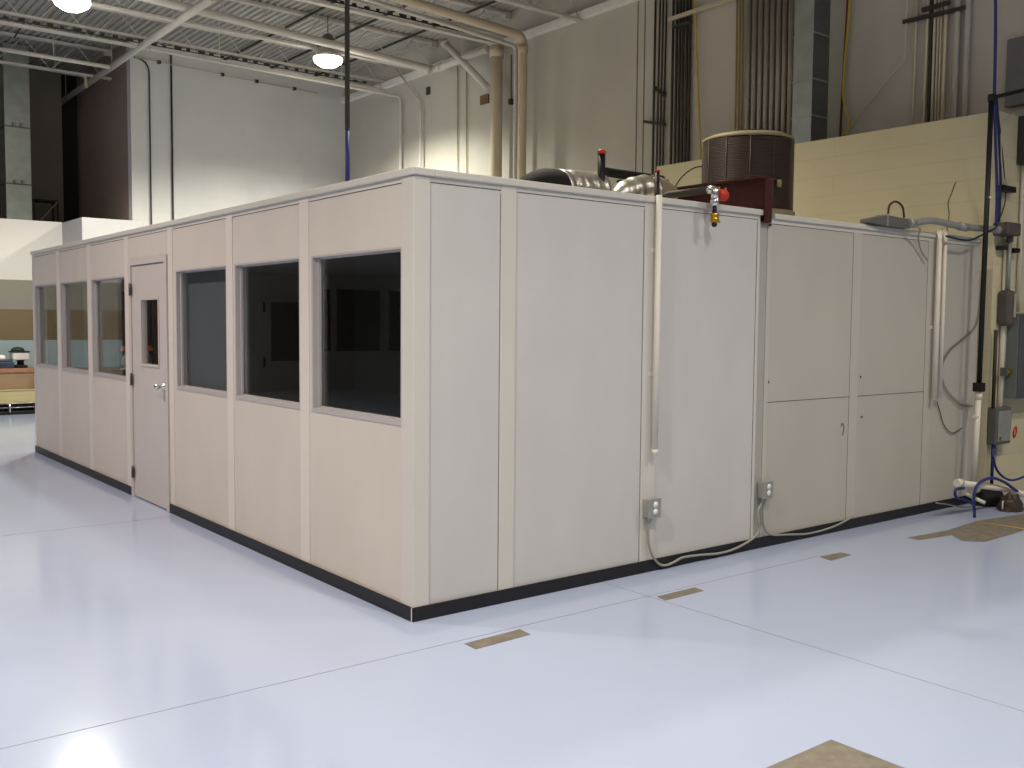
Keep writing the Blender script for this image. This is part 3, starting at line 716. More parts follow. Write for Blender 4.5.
t = thing('wall_device', (7.17, p.y, p.z), 'small dark box hanging on a thin wire between the two tan downpipes', 'wall device')
MB().box(7.13, 7.19, p.y-.04, p.y+.04, p.z-.04, p.z+.05).build('box', 'dark_enc', t, bevel=.005)
MB().tube([(7.16, p.y, p.z+.05), (7.16, p.y, on('x', 7.16, 511, 55).z)], .008, 6).build('wire', 'conduit_dark', t)
p = on('x', XR, 429, 91)
tag(MB().box(XR-.04, XR, p.y-.05, p.y+.05, p.z-.07, p.z+.07).build('vent_stub', 'dark_enc', bevel=.01), 'tiny dark fitting high on the white part of the right wall near the corner', 'fitting')
# back wall runs
def bw(px, y0, y1): return on('y', YB-.03, px, y0), on('y', YB-.03, px, y1)
p, q = on('y', YB-.03, 171, 55), on('y', YB-.03, 172.5, 218)
tag(MB().tube([(p.x, YB-.03, p.z), (p.x, YB-.03, 0)], .018, 8).build('wall_conduit', 'joist_dark'), 'straight dark conduit down the white back wall', 'conduit')
p = on('y', YB-.03, 134, 57); q = on('y', YB-.03, 149, 60)
tag(MB().tube(elbow(p, q, (q.x, YB-.03, 0), .25), .014, 8).build('wall_conduit', 'conduit_dark'), 'grey conduit bending over and down the white back wall near its left edge', 'conduit')
p, q = on('y', YB-.05, 135, 57), on('y', YB-.05, 318, 93)
t = thing('cable_run', (p.x, p.y, min(p.z, q.z)), 'thin sagging cable run with clips along the top of the white back wall', 'cable')
MB().tube([p, p*.5+q*.5-Vector((0, 0, .02)), q], .01, 6).build('cable', 'conduit', t)
for k in (.12, .45, .64, .86):
    c_ = p*(1-k)+q*k; MB().box(c_.x-.03, c_.x+.03, YB-.06, YB-.001, c_.z-.03, c_.z+.025).build('clip', 'joist_dark', t)

# high bay lamps (two in view)
lampx = [on('z', 5.86, 72, 8), on('z', 5.86, 328, 65)]
def high_bay(p, label):
    t = thing('high_bay_lamp', p, label, 'lamp', 'glowing high bay lamps')
    p = p+Vector((0, 0, .05))
    MB().lathe([(.235, .06), (.25, .06), (.22, .11), (.13, .2), (.09, .26), (.08, .26), (.12, .19), (.21, .11), (.235, .06)], p, 32).build('reflector', 'reflector', t)
    MB().lathe([(0, -.09), (.13, -.075), (.215, -.02), (.24, .03), (.235, .06), (0, .06)], p, 32).build('lens', 'lens', t)
    MB().lathe([(0, .25), (.085, .25), (.085, .42), (.05, .45), (0, .45)], p, 20).build('ballast_housing', 'grey_box', t, bevel=.006)
    MB().tube([p+Vector((0, 0, .44)), (p.x, p.y, ZD)], .008, 6).build('hanger_rod', 'joist_dark', t)
    return t
high_bay(lampx[0], 'glowing high bay lamp at the upper left over the dark recess')
high_bay(lampx[1], 'glowing high bay lamp beside the bronze pole')

# ------------------------------------------------------------------ services on the tall right wall above the low block wall
CX = XR-.04
def riser(px_t, px_b, r, m, label, group, name='wall_conduit', ytop=-12, zb=3.0, X=CX, parts=None):
    pt, pb = on('x', X, px_t, 0), on('x', X, px_b, 160)
    d = (pt-pb)/(pt.z-pb.z); a = pb+d*(zb-pb.z); b = pb+d*(min(6.5, ZD-.02)-pb.z)
    y = (a.y+b.y)/2
    o = tag(MB().tube([(X, pb.y, zb), (X, pt.y, 6.5)], r, 8).build(name, m), label, 'conduit', group)
    return o
GA = 'slim conduits in the left group on the right wall'
names = ['outermost left', 'second from left', 'third from left', 'outermost right']
for i, (a_, b_) in enumerate([(655.7, 652.7), (660.5, 656.4), (663.7, 659.4), (667, 662.4)]):
    riser(a_, b_, .013 if i else .016, 'conduit_dark', 'slim dark conduit, %s of the spaced four right of the wall joint' % names[i], GA)
# couplings / strut across group A
def strut(x_a, y_a, x_b, y_b, label, X=CX-.03, m='joist_dark', h=.04):
    a_, b_ = on('x', X, x_a, y_a), on('x', X, x_b, y_b)
    mb = MB(); ya, yb = min(a_.y, b_.y), max(a_.y, b_.y)
    za, zb_ = (a_.z, b_.z) if a_.y < b_.y else (b_.z, a_.z)
    vs = [(X-.015, ya, za-h/2), (X-.015, yb, zb_-h/2), (X-.015, yb, zb_+h/2), (X-.015, ya, za+h/2), (X+.02, ya, za-h/2), (X+.02, yb, zb_-h/2), (X+.02, yb, zb_+h/2), (X+.02, ya, za+h/2)]
    mb.add(vs, [(0, 1, 2, 3), (7, 6, 5, 4), (0, 4, 5, 1), (1, 5, 6, 2), (2, 6, 7, 3), (3, 7, 4, 0)])
    return tag(mb.build('strut_channel', m), label, 'strut channel')
strut(644, 121.5, 665, 124.5, 'short dark strut channel across the spaced four conduits')
for i, (px_, py_) in enumerate([(655, 89), (659.5, 91.5), (664, 94)]):
    p = on('x', CX, px_, py_); tag(MB().lathe([(.02, -.03), (.028, -.03), (.028, .03), (.02, .03)], (CX, p.y, p.z), 10).build('conduit_coupling', 'joist_dark'), 'dark coupling sleeve on one of the spaced four conduits, %s of three stepped' % ('topmost', 'middle', 'lowest')[i], 'coupling', 'stepped coupling sleeves')
nm = ['first', 'second', 'third', 'fourth', 'fifth', 'sixth']
for i, (a_, b_) in enumerate([(673.7, 670.8), (677.5, 674.8), (680.7, 678.2), (683.9, 681.8), (687.5, 685.3), (690.6, 688.4)]):
    riser(a_, b_, .018, 'conduit_dark', 'dark conduit, %s from the left in the tight row of six under the slanted strut' % nm[i], 'tight row of six dark conduits')
strut(668, 20, 736, -3, 'long grey strut channel slanting over the tight row of six conduits', X=CX-.05, m='conduit', h=.05)
strut(672.5, 27, 691.5, 22, 'short dark strap clamped across the top of the tight row of six conduits', X=CX-.025)
def wcable(px, X, r, m, label, name='wall_cable'):
    return tag(MB().tube(smooth_path([on('x', X, *p) for p in px]), r, 8).build(name, m), label, 'cable')
wcable([(694.5, -6), (696, 40), (698, 90), (700.5, 150), (702, 172)], CX-.03, .013, 'yellow', 'yellow cable hanging down right of the tight row of six conduits')
for i, px_ in enumerate((736.5, 739.5, 742.5)):
    riser(px_+.6, px_-1.6, .012, 'yellow_dull', 'dull yellow line, %s of three beside the wide pipe bundle' % ('leftmost', 'middle', 'rightmost')[i], 'dull yellow lines')
bn = ['leftmost', 'second', 'third', 'fourth', 'fifth', 'sixth', 'seventh', 'rightmost']
for i in range(8):
    riser(749+i*6.0, 747+i*6.1, .034, 'bundle', 'wide steel pipe above the condenser, %s of the bundle of eight counted from the left' % bn[i], 'bundle of eight wide steel pipes', name='steel_pipe', X=CX)
# square duct
XD = 6.62
ya, yb_ = on('x', XD, 812.5, 80).y, on('x', XD, 793, 80).y
xs_ = min(on('y', ya, 828.5, 80).x, XR-.01)
t = thing('square_duct', ((XD+xs_)/2, (ya+yb_)/2, 3.61), 'square silver duct standing on the low block wall, with shade painted on its side', 'duct')
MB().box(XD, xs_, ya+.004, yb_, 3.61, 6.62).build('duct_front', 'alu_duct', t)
MB().box(XD+.002, xs_, ya, ya+.003, 3.61, 6.62).build('duct_side_shade', 'dark_duct', t)  # darker sheet paints the shade on this face of the duct
for zz in (3.95, 4.35, 4.85, 5.5): MB().box(XD-.012, xs_, ya-.010, yb_+.01, zz, zz+.02).build('duct_flange', 'alu_duct', t)
# coloured cables
wcable([(850, -6), (848, 25), (845, 60), (843, 90), (845, 108), (848.5, 122), (846, 136)], CX-.05, .014, 'yellow', 'yellow cable curving down the brown wall right of the square duct')
wcable([(848, -6), (846, 30), (843.5, 70), (841.5, 110), (840, 140)], CX-.02, .013, 'dark_red', 'dark red cable hanging behind the yellow one right of the square duct')
wcable([(908, -6), (906, 25), (905, 52), (902, 63), (890, 77), (872, 98), (856, 118), (845, 134)], CX-.03, .009, 'conduit', 'thin line dropping then slanting left down the brown wall')
cn = ['leftmost pale conduit of the right group on the brown wall', 'second pale conduit of the right group on the brown wall', 'dark conduit in the middle of the right group on the brown wall',
      'pale conduit just right of the dark one on the brown wall', 'thin pale conduit, next to last of the right group', 'thin pale conduit squeezed beside the brightest one', 'brightest pale conduit at the right of the group on the brown wall']
for i, (a_, b_, r, m) in enumerate([(917, 911.5, .014, 'conduit'), (929.5, 921.8, .018, 'conduit'), (931.8, 927, .018, 'joist_dark'), (935, 930.5, .015, 'conduit'), (938.5, 934, .011, 'conduit'), (941.5, 937, .011, 'conduit'), (947, 940.8, .022, 'conduit')]):
    riser(a_, b_, r, m, cn[i], 'conduits of the right group on the brown wall')
strut(903, 22, 965.5, 7.5, 'dark strut channel slanting across the right group of conduits')
strut(922, 10, 950, 2, 'short dark strut above the right group of conduits', X=CX-.05)
for i, (a_, b_) in enumerate([(958.5, 952.5), (968.5, 963)]):
    riser(a_, b_, .03, 'wall_right', ['left tan painted pipe right of the conduit group', 'right tan painted pipe right of the conduit group'][i], 'tan painted pipes on the brown wall', name='painted_pipe')
# grey panel high at the right edge
a_, b_ = on('x', XR-.06, 1008, 40), on('x', XR-.06, 1008, 107)
tag(MB().box(XR-.08, XR-.001, -.02, a_.y, b_.z, a_.z).build('wall_panel_box', 'dark_duct', bevel=.005), 'dark grey flat panel high at the right edge on the brown wall', 'panel')
a_ = on('y', -.03, 1019, 116); b_ = on('y', -.03, 1019, 165)
t = thing('dark_enclosure', (a_.x+.15, -.16, b_.z), 'dark brown enclosure cut off by the right edge, above the grey panel', 'enclosure')
MB().box(a_.x, a_.x+.35, -.3, -.021, b_.z, a_.z).build('body', 'dark_enc', t, bevel=.006)
MB().box(a_.x+.01, a_.x+.34, -.308, -.3, b_.z+.01, a_.z-.01).build('cover', 'dark_enc', t, bevel=.004)

# ------------------------------------------------------------------ right end: pole, pipes, electrical gear on the end face
YE = -.02
pa, pb = on('y', -.16, 991.5, 98), on('y', -.16, 979, 386)
PX = (pa.x+pb.x)/2
t = thing('black_pole', (PX, -.16, 0), 'tall black pole with a side arm at the top, beside the office end', 'pole')
MB().tube([(pb.x, -.16, pb.z), (pa.x, -.16, pa.z)], .022, 12).build('shaft', 'black', t)
MB().tube([pa, on('y', -.16, 1040, 86)], .018, 10).build('arm', 'black', t)
MB().lathe([(.03, -.03), (.032, -.03), (.032, .03), (.022, .03)], pa, 12).build('tee', 'black', t)
MB().box(pb.x-.04, pb.x+.04, -.2, -.12, pb.z-.05, pb.z+.03).build('collar', 'black', t, bevel=.004)
MB().lathe([(0, 0), (.012, 0), (.012, .012), (0, .012)], on('y', -.19, 990, 198), 8).build('bolt', 'receptacle', t)
# white pvc standing pipe under the pole, and the low run
pc = on('y', -.16, 973.5, 484)
t = thing('pvc_pipe', (pc.x, -.16, 0), 'cream plastic standpipe under the black pole', 'pipe')
MB().tube([(pb.x, -.16, pb.z-.06), (pc.x, -.16, pc.z)], .026, 14).build('run', 'white_pvc', t)
MB().tube([(pb.x, -.16, pb.z-.06), (pb.x, -.16, pb.z-.12)], .031, 14).build('coupling', 'white_pvc', t)
MB().tube([(pb.x-.002, -.16, pb.z-.27), (pb.x-.06, -.16, pb.z-.27)], .02, 10).build('side_tee', 'white_pvc', t)
la, lb = on('y', -.33, 958, 483), on('y', -.33, 1008, 489)
lc = on('y', -.45, 1034, 498)
t = thing('pvc_pipe', la, 'cream plastic pipe running level above the floor clutter at the right edge', 'pipe')
MB().tube([la, lb]+[lb*.4+lc*.6, lc], .027, 14).build('run', 'white_pvc', t)
MB().tube([la-Vector((.02, 0, 0)), la+Vector((.05, 0, 0))], .033, 14).build('end_cap', 'white_pvc', t)
ld, le = on('y', -.2, 966, 494), on('y', -.35, 985, 503)
tag(MB().tube([ld, le], .016, 10).build('pipe_stub', 'white_pvc'), 'short white pipe stub slanting over the floor left of the black bundle', 'pipe')
# vertical pale conduits right of the pole
for i, (px_, y0, y1, r, m, lab) in enumerate([
    (1000, 238, 455, .022, 'white_pvc', 'pale vertical conduit just right of the black pole'),
    (1004.5, 245, 400, .014, 'conduit', 'thin grey vertical conduit left of the rounded switch box'),
    (1019.5, 120, 312, .017, 'white_pvc', 'pale vertical conduit rising from the big grey panel')]):
    a_, b_ = on('y', -.05, px_+1, y0), on('y', -.05, px_-2, y1)
    tag(MB().tube([(b_.x, -.05, b_.z), (b_.x, -.05, a_.z)], r, 10).build('wall_conduit', m), lab, 'conduit', 'pale conduits on the end wall')
# wireway and bent conduit over the office edge
wa, wb = on('y', -.06, 870, 221), on('y', -.06, 909, 224)
zc = on('y', -.06, 885, 222).z
t = thing('wireway', (wa.x, -.06, zc-.05), 'long flat grey wireway box resting on the edge of the office roof', 'wireway')
wz = 2.426
mb = MB(); L0, L1 = wa.x, wb.x
mb.add([(L0, -.05, wz+.012), (L0, .03, wz+.012), (L0, .03, wz+.042), (L0, -.05, wz+.042), (L1-.33, -.07, wz), (L1-.33, .03, wz), (L1-.33, .03, wz+.085), (L1-.33, -.07, wz+.085),
        (L1, -.07, wz), (L1, .03, wz), (L1, .03, wz+.075), (L1, -.07, wz+.075)],
       [(0, 1, 2, 3), (0, 4, 5, 1), (1, 5, 6, 2), (2, 6, 7, 3), (3, 7, 4, 0), (4, 8, 9, 5), (5, 9, 10, 6), (6, 10, 11, 7), (7, 11, 8, 4), (8, 11, 10, 9)])
mb.build('box', 'grey_box', t, bevel=.004)
MB().box(L1-.345, L1-.33, -.073, .032, wz, wz+.09).build('end_band', 'galv', t)
MB().tube([(L1-.02, -.06, wz+.045), (L1+.07, -.06, wz+.047)], .038, 14).build('connector', 'galv', t)
ca, cbp = Vector((L1+.06, -.06, wz+.047)), on('y', -.08, 1000, 230)
cm, cm2 = on('y', -.085, 935, 221), on('y', -.085, 962, 226.5)
t2 = thing('bent_conduit', (L1+.06, -.06, wz), 'bent grey conduit from the wireway over to the brown junction box', 'conduit')
MB().tube(smooth_path([ca, cm*.5+ca*.5+Vector((0, 0, .008)), cm, cm2, cbp]), .03, 14).build('pipe', 'galv', t2)
MB().tube([cm2-Vector((.05, 0, 0)), cm2+Vector((.07, 0, -.004))], .037, 14).build('coupling', 'galv', t2)
MB().tube([cbp-Vector((.10, 0, 0)), cbp], .038, 14).build('end_connector', 'galv', t2)
ja, jb = on('y', -.1, 1001, 222), on('y', -.1, 1013.5, 240)
t = thing('junction_box', ((ja.x+jb.x)/2, -.1, jb.z), 'brown junction box where the bent conduit turns down the end wall', 'junction box')
MB().box(ja.x, jb.x, -.17, YE-.001, jb.z+.03, ja.z).build('body', 'brown_box', t, bevel=.015)
MB().tube([(jb.x-.05, -.09, jb.z+.04), (jb.x-.05, -.09, jb.z-.02)], .03, 12).build('hub', 'brown_box', t)
sa, sb = on('y', -.09, 1009, 244), on('y', -.09, 1007, 292)
tag(MB().tube([(jb.x-.05, -.09, jb.z-.02), (jb.x-.05, -.09, sb.z)], .018, 10).build('wall_conduit', 'galv'), 'short grey conduit from the brown junction box down to the rounded switch', 'conduit')
# rounded switch
sx = jb.x-.05; sz0, sz1 = on('y', -.1, 1005, 326).z, on('y', -.1, 1005, 290).z
t = thing('rounded_switch', (sx, -.1, sz0), 'dark grey rounded switch box above the corner of the big grey panel', 'switch box')
MB().box(sx-.07, sx+.05, -.15, YE-.001, sz0, sz1).build('body', 'brown_box', t, bevel=.035)
MB().box(sx+.0, sx+.03, -.158, -.15, sz0+.08, sz1-.03).build('nameplate', 'conduit', t)
# brackets
for i, (x0, y0, x1, y1, lab) in enumerate([(1000, 185, 1013, 192, 'black angle bracket on the end wall above the brown junction box'), (1000, 246, 1004.5, 249, 'small black clamp below the brown junction box, left'), (1012, 248, 1017, 252, 'small black clamp below the brown junction box, right')]):
    a_, b_ = on('y', -.06, x0, y0), on('y', -.06, x1, y1)
    tag(MB().box(a_.x, b_.x, -.09, YE-.001, b_.z-.01, a_.z).build('wall_bracket', 'black'), lab, 'bracket')
# big grey electrical panel
ea = on('y', -.03, 1003.5, 320); eb = on('y', -.03, 1003, 398)
ez0, ez1 = on('y', -.25, 1017, 400).z, on('y', -.25, 1017, 313).z
ex = ea.x
yfr = None
for k in range(60):
    yy = -.03-k*.01
    if on('y', yy, 1017, 350).x >= ex and yfr is None: pass
dep = .03
while on('y', -dep, 1017.5, 350).x > ex and dep < .6: dep += .005
t = thing('electrical_panel', (ex+.2, -.15, ez0), 'big grey electrical panel on the end wall at the right edge', 'electrical panel')
MB().box(ex, ex+.5, -dep, YE-.001, ez0, ez1).build('cabinet', 'panel_steel', t, bevel=.004)
MB().box(ex+.01, ex+.49, -dep-.015, -dep, ez0+.01, ez1-.01).build('door', 'dark_duct', t, bevel=.004)
ha = on('y', -dep*.6, 1002, 372)
MB().tube([(ex-.1, -dep*.6, ha.z), (ex, -dep*.6, ha.z)], .028, 12).build('latch', 'brass', t)
MB().box(ex-.115, ex-.09, -dep*.6-.03, -dep*.6+.03, ha.z-.04, ha.z+.04).build('latch_plate', 'grey_box', t)
# lower switch with red tag ring
la_, lb_ = on('y', -.10, 996, 408), on('y', -.10, 1011, 443)
t = thing('safety_switch', ((la_.x+lb_.x)/2, -.12, lb_.z), 'grey safety switch box low on the end wall with a red ring beside it', 'switch box')
MB().box(la_.x, lb_.x-.03, -.11, YE-.001, lb_.z, la_.z).build('body', 'grey_box', t, bevel=.012)
MB().box(la_.x+.03, lb_.x-.05, -.117, -.11, lb_.z+.03, la_.z-.03).build('cover', 'galv', t, bevel=.006)
MB().box(lb_.x-.03, lb_.x, -.10, -.05, lb_.z+.12, la_.z-.05).build('handle', 'grey_box', t, bevel=.01)
MB().box(la_.x+.05, la_.x+.09, -.120, -.117, lb_.z+.04, lb_.z+.08).build('sticker', 'brass', t)
ra_ = on('y', YE-.008, 1015, 432)
ring = [ra_+Vector((.028*math.cos(a_)+.012*math.sin(a_), 0, .05*math.sin(a_))) for a_ in [2*math.pi*i/20 for i in range(21)]]
tag(MB().tube(ring, .007, 8).build('red_ring', 'red'), 'small red ring hanging right of the safety switch', 'ring')
ca_, cb_ = on('y', -.07, 995.5, 330), on('y', -.07, 993, 408)
tag(MB().tube([(cb_.x, -.07, cb_.z), (cb_.x, -.07, ca_.z)], .017, 10).build('wall_conduit', 'conduit_dark'), 'dark conduit from the safety switch up beside the big grey panel', 'conduit')
ca_, cb_ = on('y', -.07, 993, 442), on('y', -.07, 991.5, 486)
tag(MB().tube([(cb_.x, -.07, cb_.z), (cb_.x, -.07, ca_.z)], .015, 10).build('wall_conduit', 'blue_cable'), 'blue-taped conduit under the safety switch', 'conduit')
# blue cables etc.
def ecable(px, Y, r, m, label, name='cable'):
    return tag(MB().tube(smooth_path([on('y', Y, *p) for p in px]), r, 8).build(name, m), label, 'cable')
ecable([(995.5, -8), (995.5, 30), (995, 70), (994.5, 96), (995.5, 140), (997, 190), (996.5, 226)], -.098, .014, 'blue_cable', 'blue cable hanging from above past the top of the black pole', 'blue_cable')
ecable([(996.5, 98), (999, 140), (1000.5, 180), (999, 222)], -.07, .012, 'navy_cable', 'navy cable beside the blue one behind the black pole', 'navy_cable')
ecable([(997, 100), (1003, 160), (1005.5, 195), (1003, 210), (998, 222)], -.05, .006, 'dark_cable', 'thin dark cable looping out right of the blue cables')
ecable([(1016, 114), (1010, 115), (1004, 122), (1001, 140), (1002, 170), (1005, 185)], -.08, .008, 'conduit', 'thin grey cable arching over the top corner of the low block wall')
ecable([(996, 228), (990, 231), (980, 236), (970, 240), (958, 239), (946, 236)], -.11, .009, 'navy_cable', 'navy cable sagging under the bent conduit toward the twin cream pipes', 'navy_cable')
ecable([(993, 456), (996, 468), (1002, 476), (1010, 480), (1018, 479), (1030, 474)], -.14, .011, 'blue_cable', 'upper blue hose swinging right from below the safety switch', 'blue_hose')
ecable([(976, 534), (974.5, 515), (974, 497), (977, 486), (984, 480), (993, 478), (1004, 482), (1014, 489), (1030, 500)], -.38, .013, 'blue_cable', 'lower blue hose arching up from the floor over the cream pipe', 'blue_hose')
ecable([(964, 488), (957, 489), (955, 493), (957, 498), (963, 499), (972, 503)], -.22, .013, 'blue_cable', 'small curl of blue hose behind the end of the cream pipe', 'blue_hose')
ecable([(986, 262), (982, 285), (979, 312), (974, 328), (964, 338), (950, 350), (943, 362), (941, 374), (945, 388), (953, 398), (962, 405), (972, 406)], -.018, .012, 'clear_tube', 'clear plastic hose looping between the twin cream pipes and the standpipe', 'clear_hose')
ecable([(937, 402), (940, 412), (944, 425), (952, 433), (962, 428)], -.012, .004, 'dark_cable', 'thin wire hanging in a curve below the twin cream pipes', 'thin_wire')
ecable([(936, 503), (945, 504), (955, 506), (962, 507), (972, 507)], -.2, .006, 'grey_cable', 'thin pale cord on the floor in front of the base at the office end', 'floor_cable')
tag(MB().tube(smooth_path([on('x', XL-.003, *p) for p in [(955.5, 182), (952, 192), (948, 203), (949, 215), (946, 232), (940, 240)]]), .004, 6).build('thin_wire', 'grey_box'), 'thin wire hanging from a nail on the low cream block wall', 'cable')
tag(MB().tube(smooth_path([Vector((L1-.30, -.05, wz+.10)), Vector((L1-.28, -.05, wz+.17)), Vector((L1-.19, -.05, wz+.205)), Vector((L1-.09, -.05, wz+.17)), Vector((L1-.06, -.05, wz+.085))]), .009, 8).build('cable_loop', 'dark_cable'), 'small loop of dark cable standing on the wireway box', 'cable')
tag(MB().tube(smooth_path([Vector((L1+.01, -.10, wz+.02)), Vector((L1+.10, -.10, wz+.0)), Vector((L1+.15, -.06, wz-.06)), Vector((L1+.25, -.03, wz-.16)), Vector((L1+.36, -.03, wz-.24))]), .007, 8).build('conduit_shadow_tube', 'grey_cable'), 'slim grey tube drawn as the shadow of the conduit, from the wireway down to the twin cream pipes', 'cable')  # grey tube stands in for the shadow the conduit casts on the wall
# clutter on the floor at the right edge
def lump(name, m, c, sx_, sy_, sz_, label, seed, cat):
    mb = MB(); n, k = 18, 10
    for i in range(k+1):
        th = math.pi/2*i/k
        for j in range(n):
            a_ = 2*math.pi*j/n; d = Vector((math.sin(th)*math.cos(a_), math.sin(th)*math.sin(a_), math.cos(th)))
            q = 1+.35*noise.noise(d*2.2+Vector((seed, 0, 0)))
            mb.v.append(Vector(c)+Vector((d.x*sx_*q, d.y*sy_*q, max(0, d.z)*sz_*q)))
    for i in range(k):
        for j in range(n): mb.f.append([i*n+j, i*n+(j+1) % n, (i+1)*n+(j+1) % n, (i+1)*n+j]); mb.sm.append(True)
    return tag(mb.build(name, m), label, cat)
c1 = on('z', 0, 993, 507); c2 = on('z', 0, 1012, 511); c3 = on('z', 0, 1024, 507)
lump('black_bundle', 'black_insul', (c1.x+.12, -.15, 0), .2, .10, .15, 'crumpled black bundle on the floor under the cream pipe', 2, 'bundle')
lump('rag_heap', 'cabinet', (c2.x+.02, c2.y+.02, 0), .13, .09, .14, 'brown rag heap on the floor at the right, in front of the black bundle', 9, 'rags')
tg_ = on('z', 0, 1004, 511)
t = thing('floor_tag', (tg_.x, tg_.y, 0), 'small white wire tag standing on the floor in front of the black bundle', 'tag')
MB().tube([(tg_.x-.03, tg_.y, 0), (tg_.x-.03, tg_.y, .09), (tg_.x+.03, tg_.y, .09), (tg_.x+.03, tg_.y, 0)], .006, 6).build('wire_frame', 'receptacle', t)
MB().box(tg_.x-.02, tg_.x+.02, tg_.y-.002, tg_.y+.002, .005, .04).build('card', 'receptacle', t)

# ------------------------------------------------------------------ far left: bench against the banded wall, ducts in the recess
zt = .78
Yt = 13.95
ta = on('y', Yt, 37, 370)
t = thing('workbench', (.6, 14.2, 0), 'bench with orange wood top standing against the banded far wall', 'workbench')
MB().box(-1.6, 1.62, Yt, YF-.02, zt-.07, zt).build('worktop', 'oak', t, bevel=.006)
MB().box(-1.45, 1.45, Yt+.02, Yt+.04, .43, zt-.071).build('lit_wall_stand_in', 'cabinet_edge', t)  # added panel stands in for the lit beige wall under the worktop
for x_ in (-1.5, 1.5): MB().box(x_-.03, x_+.03, Yt+.06, Yt+.12, 0, zt-.07).build('leg', 'chrome', t)
for x_ in (-1.5, 1.5): MB().box(x_-.03, x_+.03, YF-.14, YF-.08, 0, zt-.07).build('leg', 'chrome', t)
t = thing('wire_rack', (.6, 14.0, 0), 'low chrome wire rack on the floor under the bench', 'rack')
Yk = 13.86
for x_ in (.25, .75, 1.18, 1.6):
    for y_ in (Yk, Yk+.35): MB().tube([(x_, y_, 0), (x_, y_, .195)], .016, 8).build('leg', 'chrome', t)
for z_ in (.05, .12, .19):
    mb = MB()
    for k in range(8): mb.tube([(.2, Yk+k*.05, z_), (1.66, Yk+k*.05, z_)], .006, 6)
    mb.build('wire_shelf', 'chrome' if z_ > .1 else 'navy', t)
MB().box(.18, 1.68, Yk-.02, Yk+.38, .0, .035).build('base_frame', 'black', t)
t = thing('storage_bin', (.7, 14.02, .197), 'wide cream storage bin standing on the low chrome rack', 'bin')
mb = MB(); mb.box(.42, 1.58, Yk, Yk+.34, .198, .22); mb.box(.42, 1.58, Yk, Yk+.012, .22, .405); mb.box(.42, 1.58, Yk+.328, Yk+.34, .22, .405); mb.box(.42, .432, Yk+.012, Yk+.328, .22, .405); mb.box(1.568, 1.58, Yk+.012, Yk+.328, .22, .405)
mb.build('tub', 'cream_plastic', t, bevel=.006)
MB().box(.41, 1.59, Yk-.01, Yk+.35, .405, .425).build('lid', 'cream_plastic', t, bevel=.006)
# things on the bench
d0 = on('y', 14.15, 20, 366)
t = thing('bench_printer', (d0.x, 14.2, zt), 'white and dark countertop machine with green top on the bench', 'machine')
x_ = d0.x+.02
MB().box(x_-.09, x_+.09, 14.1, 14.32, zt, zt+.05).build('foot', 'black', t, bevel=.006)
MB().lathe([(.06, .05), (.05, .1), (.07, .14)], (x_, 14.2, zt), 16).build('neck', 'black', t)
MB().box(x_-.15, x_+.12, 14.07, 14.33, zt+.14, zt+.27).build('body', 'white_plastic', t, bevel=.02)
MB().box(x_-.16, x_+.13, 14.06, 14.34, zt+.27, zt+.29).build('rim', 'black', t, bevel=.004)
MB().lathe([(.11, 0), (.10, .04), (.06, .065), (0, .075)], (x_-.04, 14.2, zt+.29), 20).build('hopper', 'green_dark', t)
d1 = on('y', 14.15, 3, 366)
t = thing('navy_case', (d1.x, 14.2, zt), 'low navy blue case with bright silver dome on the bench at the left edge', 'case')
MB().box(d1.x-.3, d1.x+.16, 14.05, 14.35, zt, zt+.11).build('body', 'navy', t, bevel=.01)
MB().box(d1.x-.28, d1.x+.14, 14.07, 14.33, zt+.11, zt+.15).build('lid', 'navy', t, bevel=.012)
MB().lathe([(.075, .0), (.07, .05), (.04, .075), (0, .08)], (d1.x-.02, 14.18, zt+.15), 20).build('dome', 'receptacle', t)
# ducts and dark stuff standing on the low roof in the recess
def recess_box(px0, px1, Y, depth): 
    return on('y', Y, px0, 120).x, on('y', Y, px1, 120).x
x0, x1 = recess_box(4.5, 30, 15.6, .4)
t = thing('riser_duct', ((x0+x1)/2, 15.8, 3.34), 'tall silver riser duct in the dark recess at the left edge', 'duct')
MB().box(x0, x1, 15.6, 16.1, 3.34, ZD-.01).build('duct_body', 'alu_duct', t)
for py_ in (127, 184): 
    z_ = on('y', 15.6, 17, py_).z; MB().box(x0-.012, x1+.012, 15.588, 16.11, z_-.012, z_+.012).build('duct_flange', 'dark_duct', t)
    for q in (.35, .65): MB().lathe([(0, 0), (.03, 0), (.03, .06), (0, .06)], (x0+(x1-x0)*q, 15.57, z_+.01), 8).build('flange_clip', 'galv', t)
x0, x1 = recess_box(31, 57, 16.2, .4); zc_ = on('y', 16.2, 45, 201).z
t = thing('wire_crate', ((x0+x1)/2, 16.3, 3.34), 'dark crate frame on the low roof beside the silver riser duct', 'crate')
MB().box(x0, x1, 16.2, 16.6, 3.34, 3.37).build('bottom', 'black', t)
for xa in (x0, x1-.03):
    for ya_ in (16.2, 16.57): MB().box(xa, xa+.03, ya_, ya_+.03, 3.37, zc_).build('post', 'black', t)
MB().box(x0, x1, 16.2, 16.6, zc_, zc_+.03).build('top', 'black', t)
MB().tube([(x0+.02, 16.19, 3.4), (x1-.02, 16.19, zc_)], .012, 6).build('brace', 'galv', t)
p, q = on('y', 14.3, 40, 0), on('y', 14.3, 14, 38)
tag(MB().tube([p, q], .012, 6).build('brace_rod', 'joist_dark'), 'dark slanted rod under the deck left of the upper left lamp', 'rod')

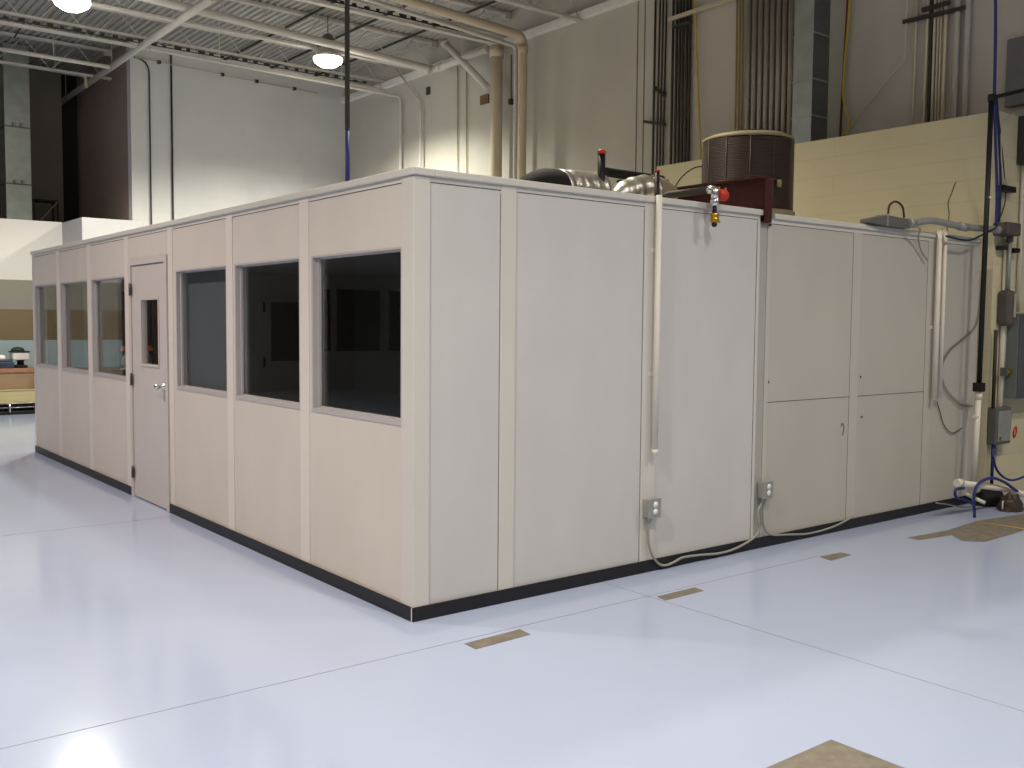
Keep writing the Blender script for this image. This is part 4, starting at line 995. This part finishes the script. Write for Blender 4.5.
# ------------------------------------------------------------------ lights
def spot(loc, e, col=(1, .93, .82), size=124, blend=.35, r=.14):
    l = bpy.data.lights.new('high_bay_and_added_light', 'SPOT'); l.energy = e; l.color = col; l.spot_size = math.radians(size); l.spot_blend = blend; l.shadow_soft_size = r
    o = bpy.data.objects.new('high_bay_and_added_light', l); COL.objects.link(o); o.location = loc
    return o
WARM = (1, .985, .81)
def bay(x_, y_, z_, e, c_, up, size=132, bl=.8):
    spot((x_, y_, z_), e, c_, size, bl)
    l = bpy.data.lights.new('high_bay_and_added_spill', 'POINT'); l.energy = up; l.color = c_; l.shadow_soft_size = .3
    o = bpy.data.objects.new('high_bay_and_added_spill', l); COL.objects.link(o); o.location = (x_, y_, z_-.2)
bay(lampx[0].x, lampx[0].y, lampx[0].z-.24, 880, WARM, 20, 150, .5); bay(lampx[1].x, lampx[1].y, lampx[1].z-.24, 790, WARM, 20, 154, .5)
for x_, y_, e, c_, up_ in [(-3.4, 10.2, 400, (1, .93, .9), 25), (-3.4, 4.0, 890, (1, .88, .79), 40), (-3.6, -1.8, 1210, (1, .93, .80), 60), (.6, -3.6, 495, (1, .96, .89), 40), (4.2, -3.6, 425, (1, .93, .80), 20),
                      (-3.4, -7.5, 250, (1, .95, .90), 40), (1, -7.8, 300, (1, .96, .92), 30), (6.5, -4.6, 260, (1, .92, .74), 8), (2.4, 2.4, 560, (1, .92, .74), 6)]:  # last entry is an added unseen lamp that brightens the cream block wall
    bay(x_, y_, 5.8, e, c_, up_)
# soft fill from the hall's other rows of lamps
def area(loc, e, sx_, sy_, col):
    l = bpy.data.lights.new('hall_fill', 'AREA'); l.shape = 'RECTANGLE'; l.size = sx_; l.size_y = sy_; l.energy = e; l.color = col
    o = bpy.data.objects.new('hall_fill', l); COL.objects.link(o); o.location = loc; return o
w = bpy.data.worlds.new('world'); S.world = w; w.use_nodes = True
w.node_tree.nodes['Background'].inputs[0].default_value = (.6, .62, .66, 1); w.node_tree.nodes['Background'].inputs[1].default_value = .15
S.view_settings.view_transform = 'Standard'; S.view_settings.look = 'None'
S.view_settings.exposure = 0; S.view_settings.gamma = 1
S.cycles.use_denoising = True
S.cycles.max_bounces = 8; S.cycles.diffuse_bounces = 5; S.cycles.transparent_max_bounces = 12
S.cycles.sample_clamp_indirect = 6
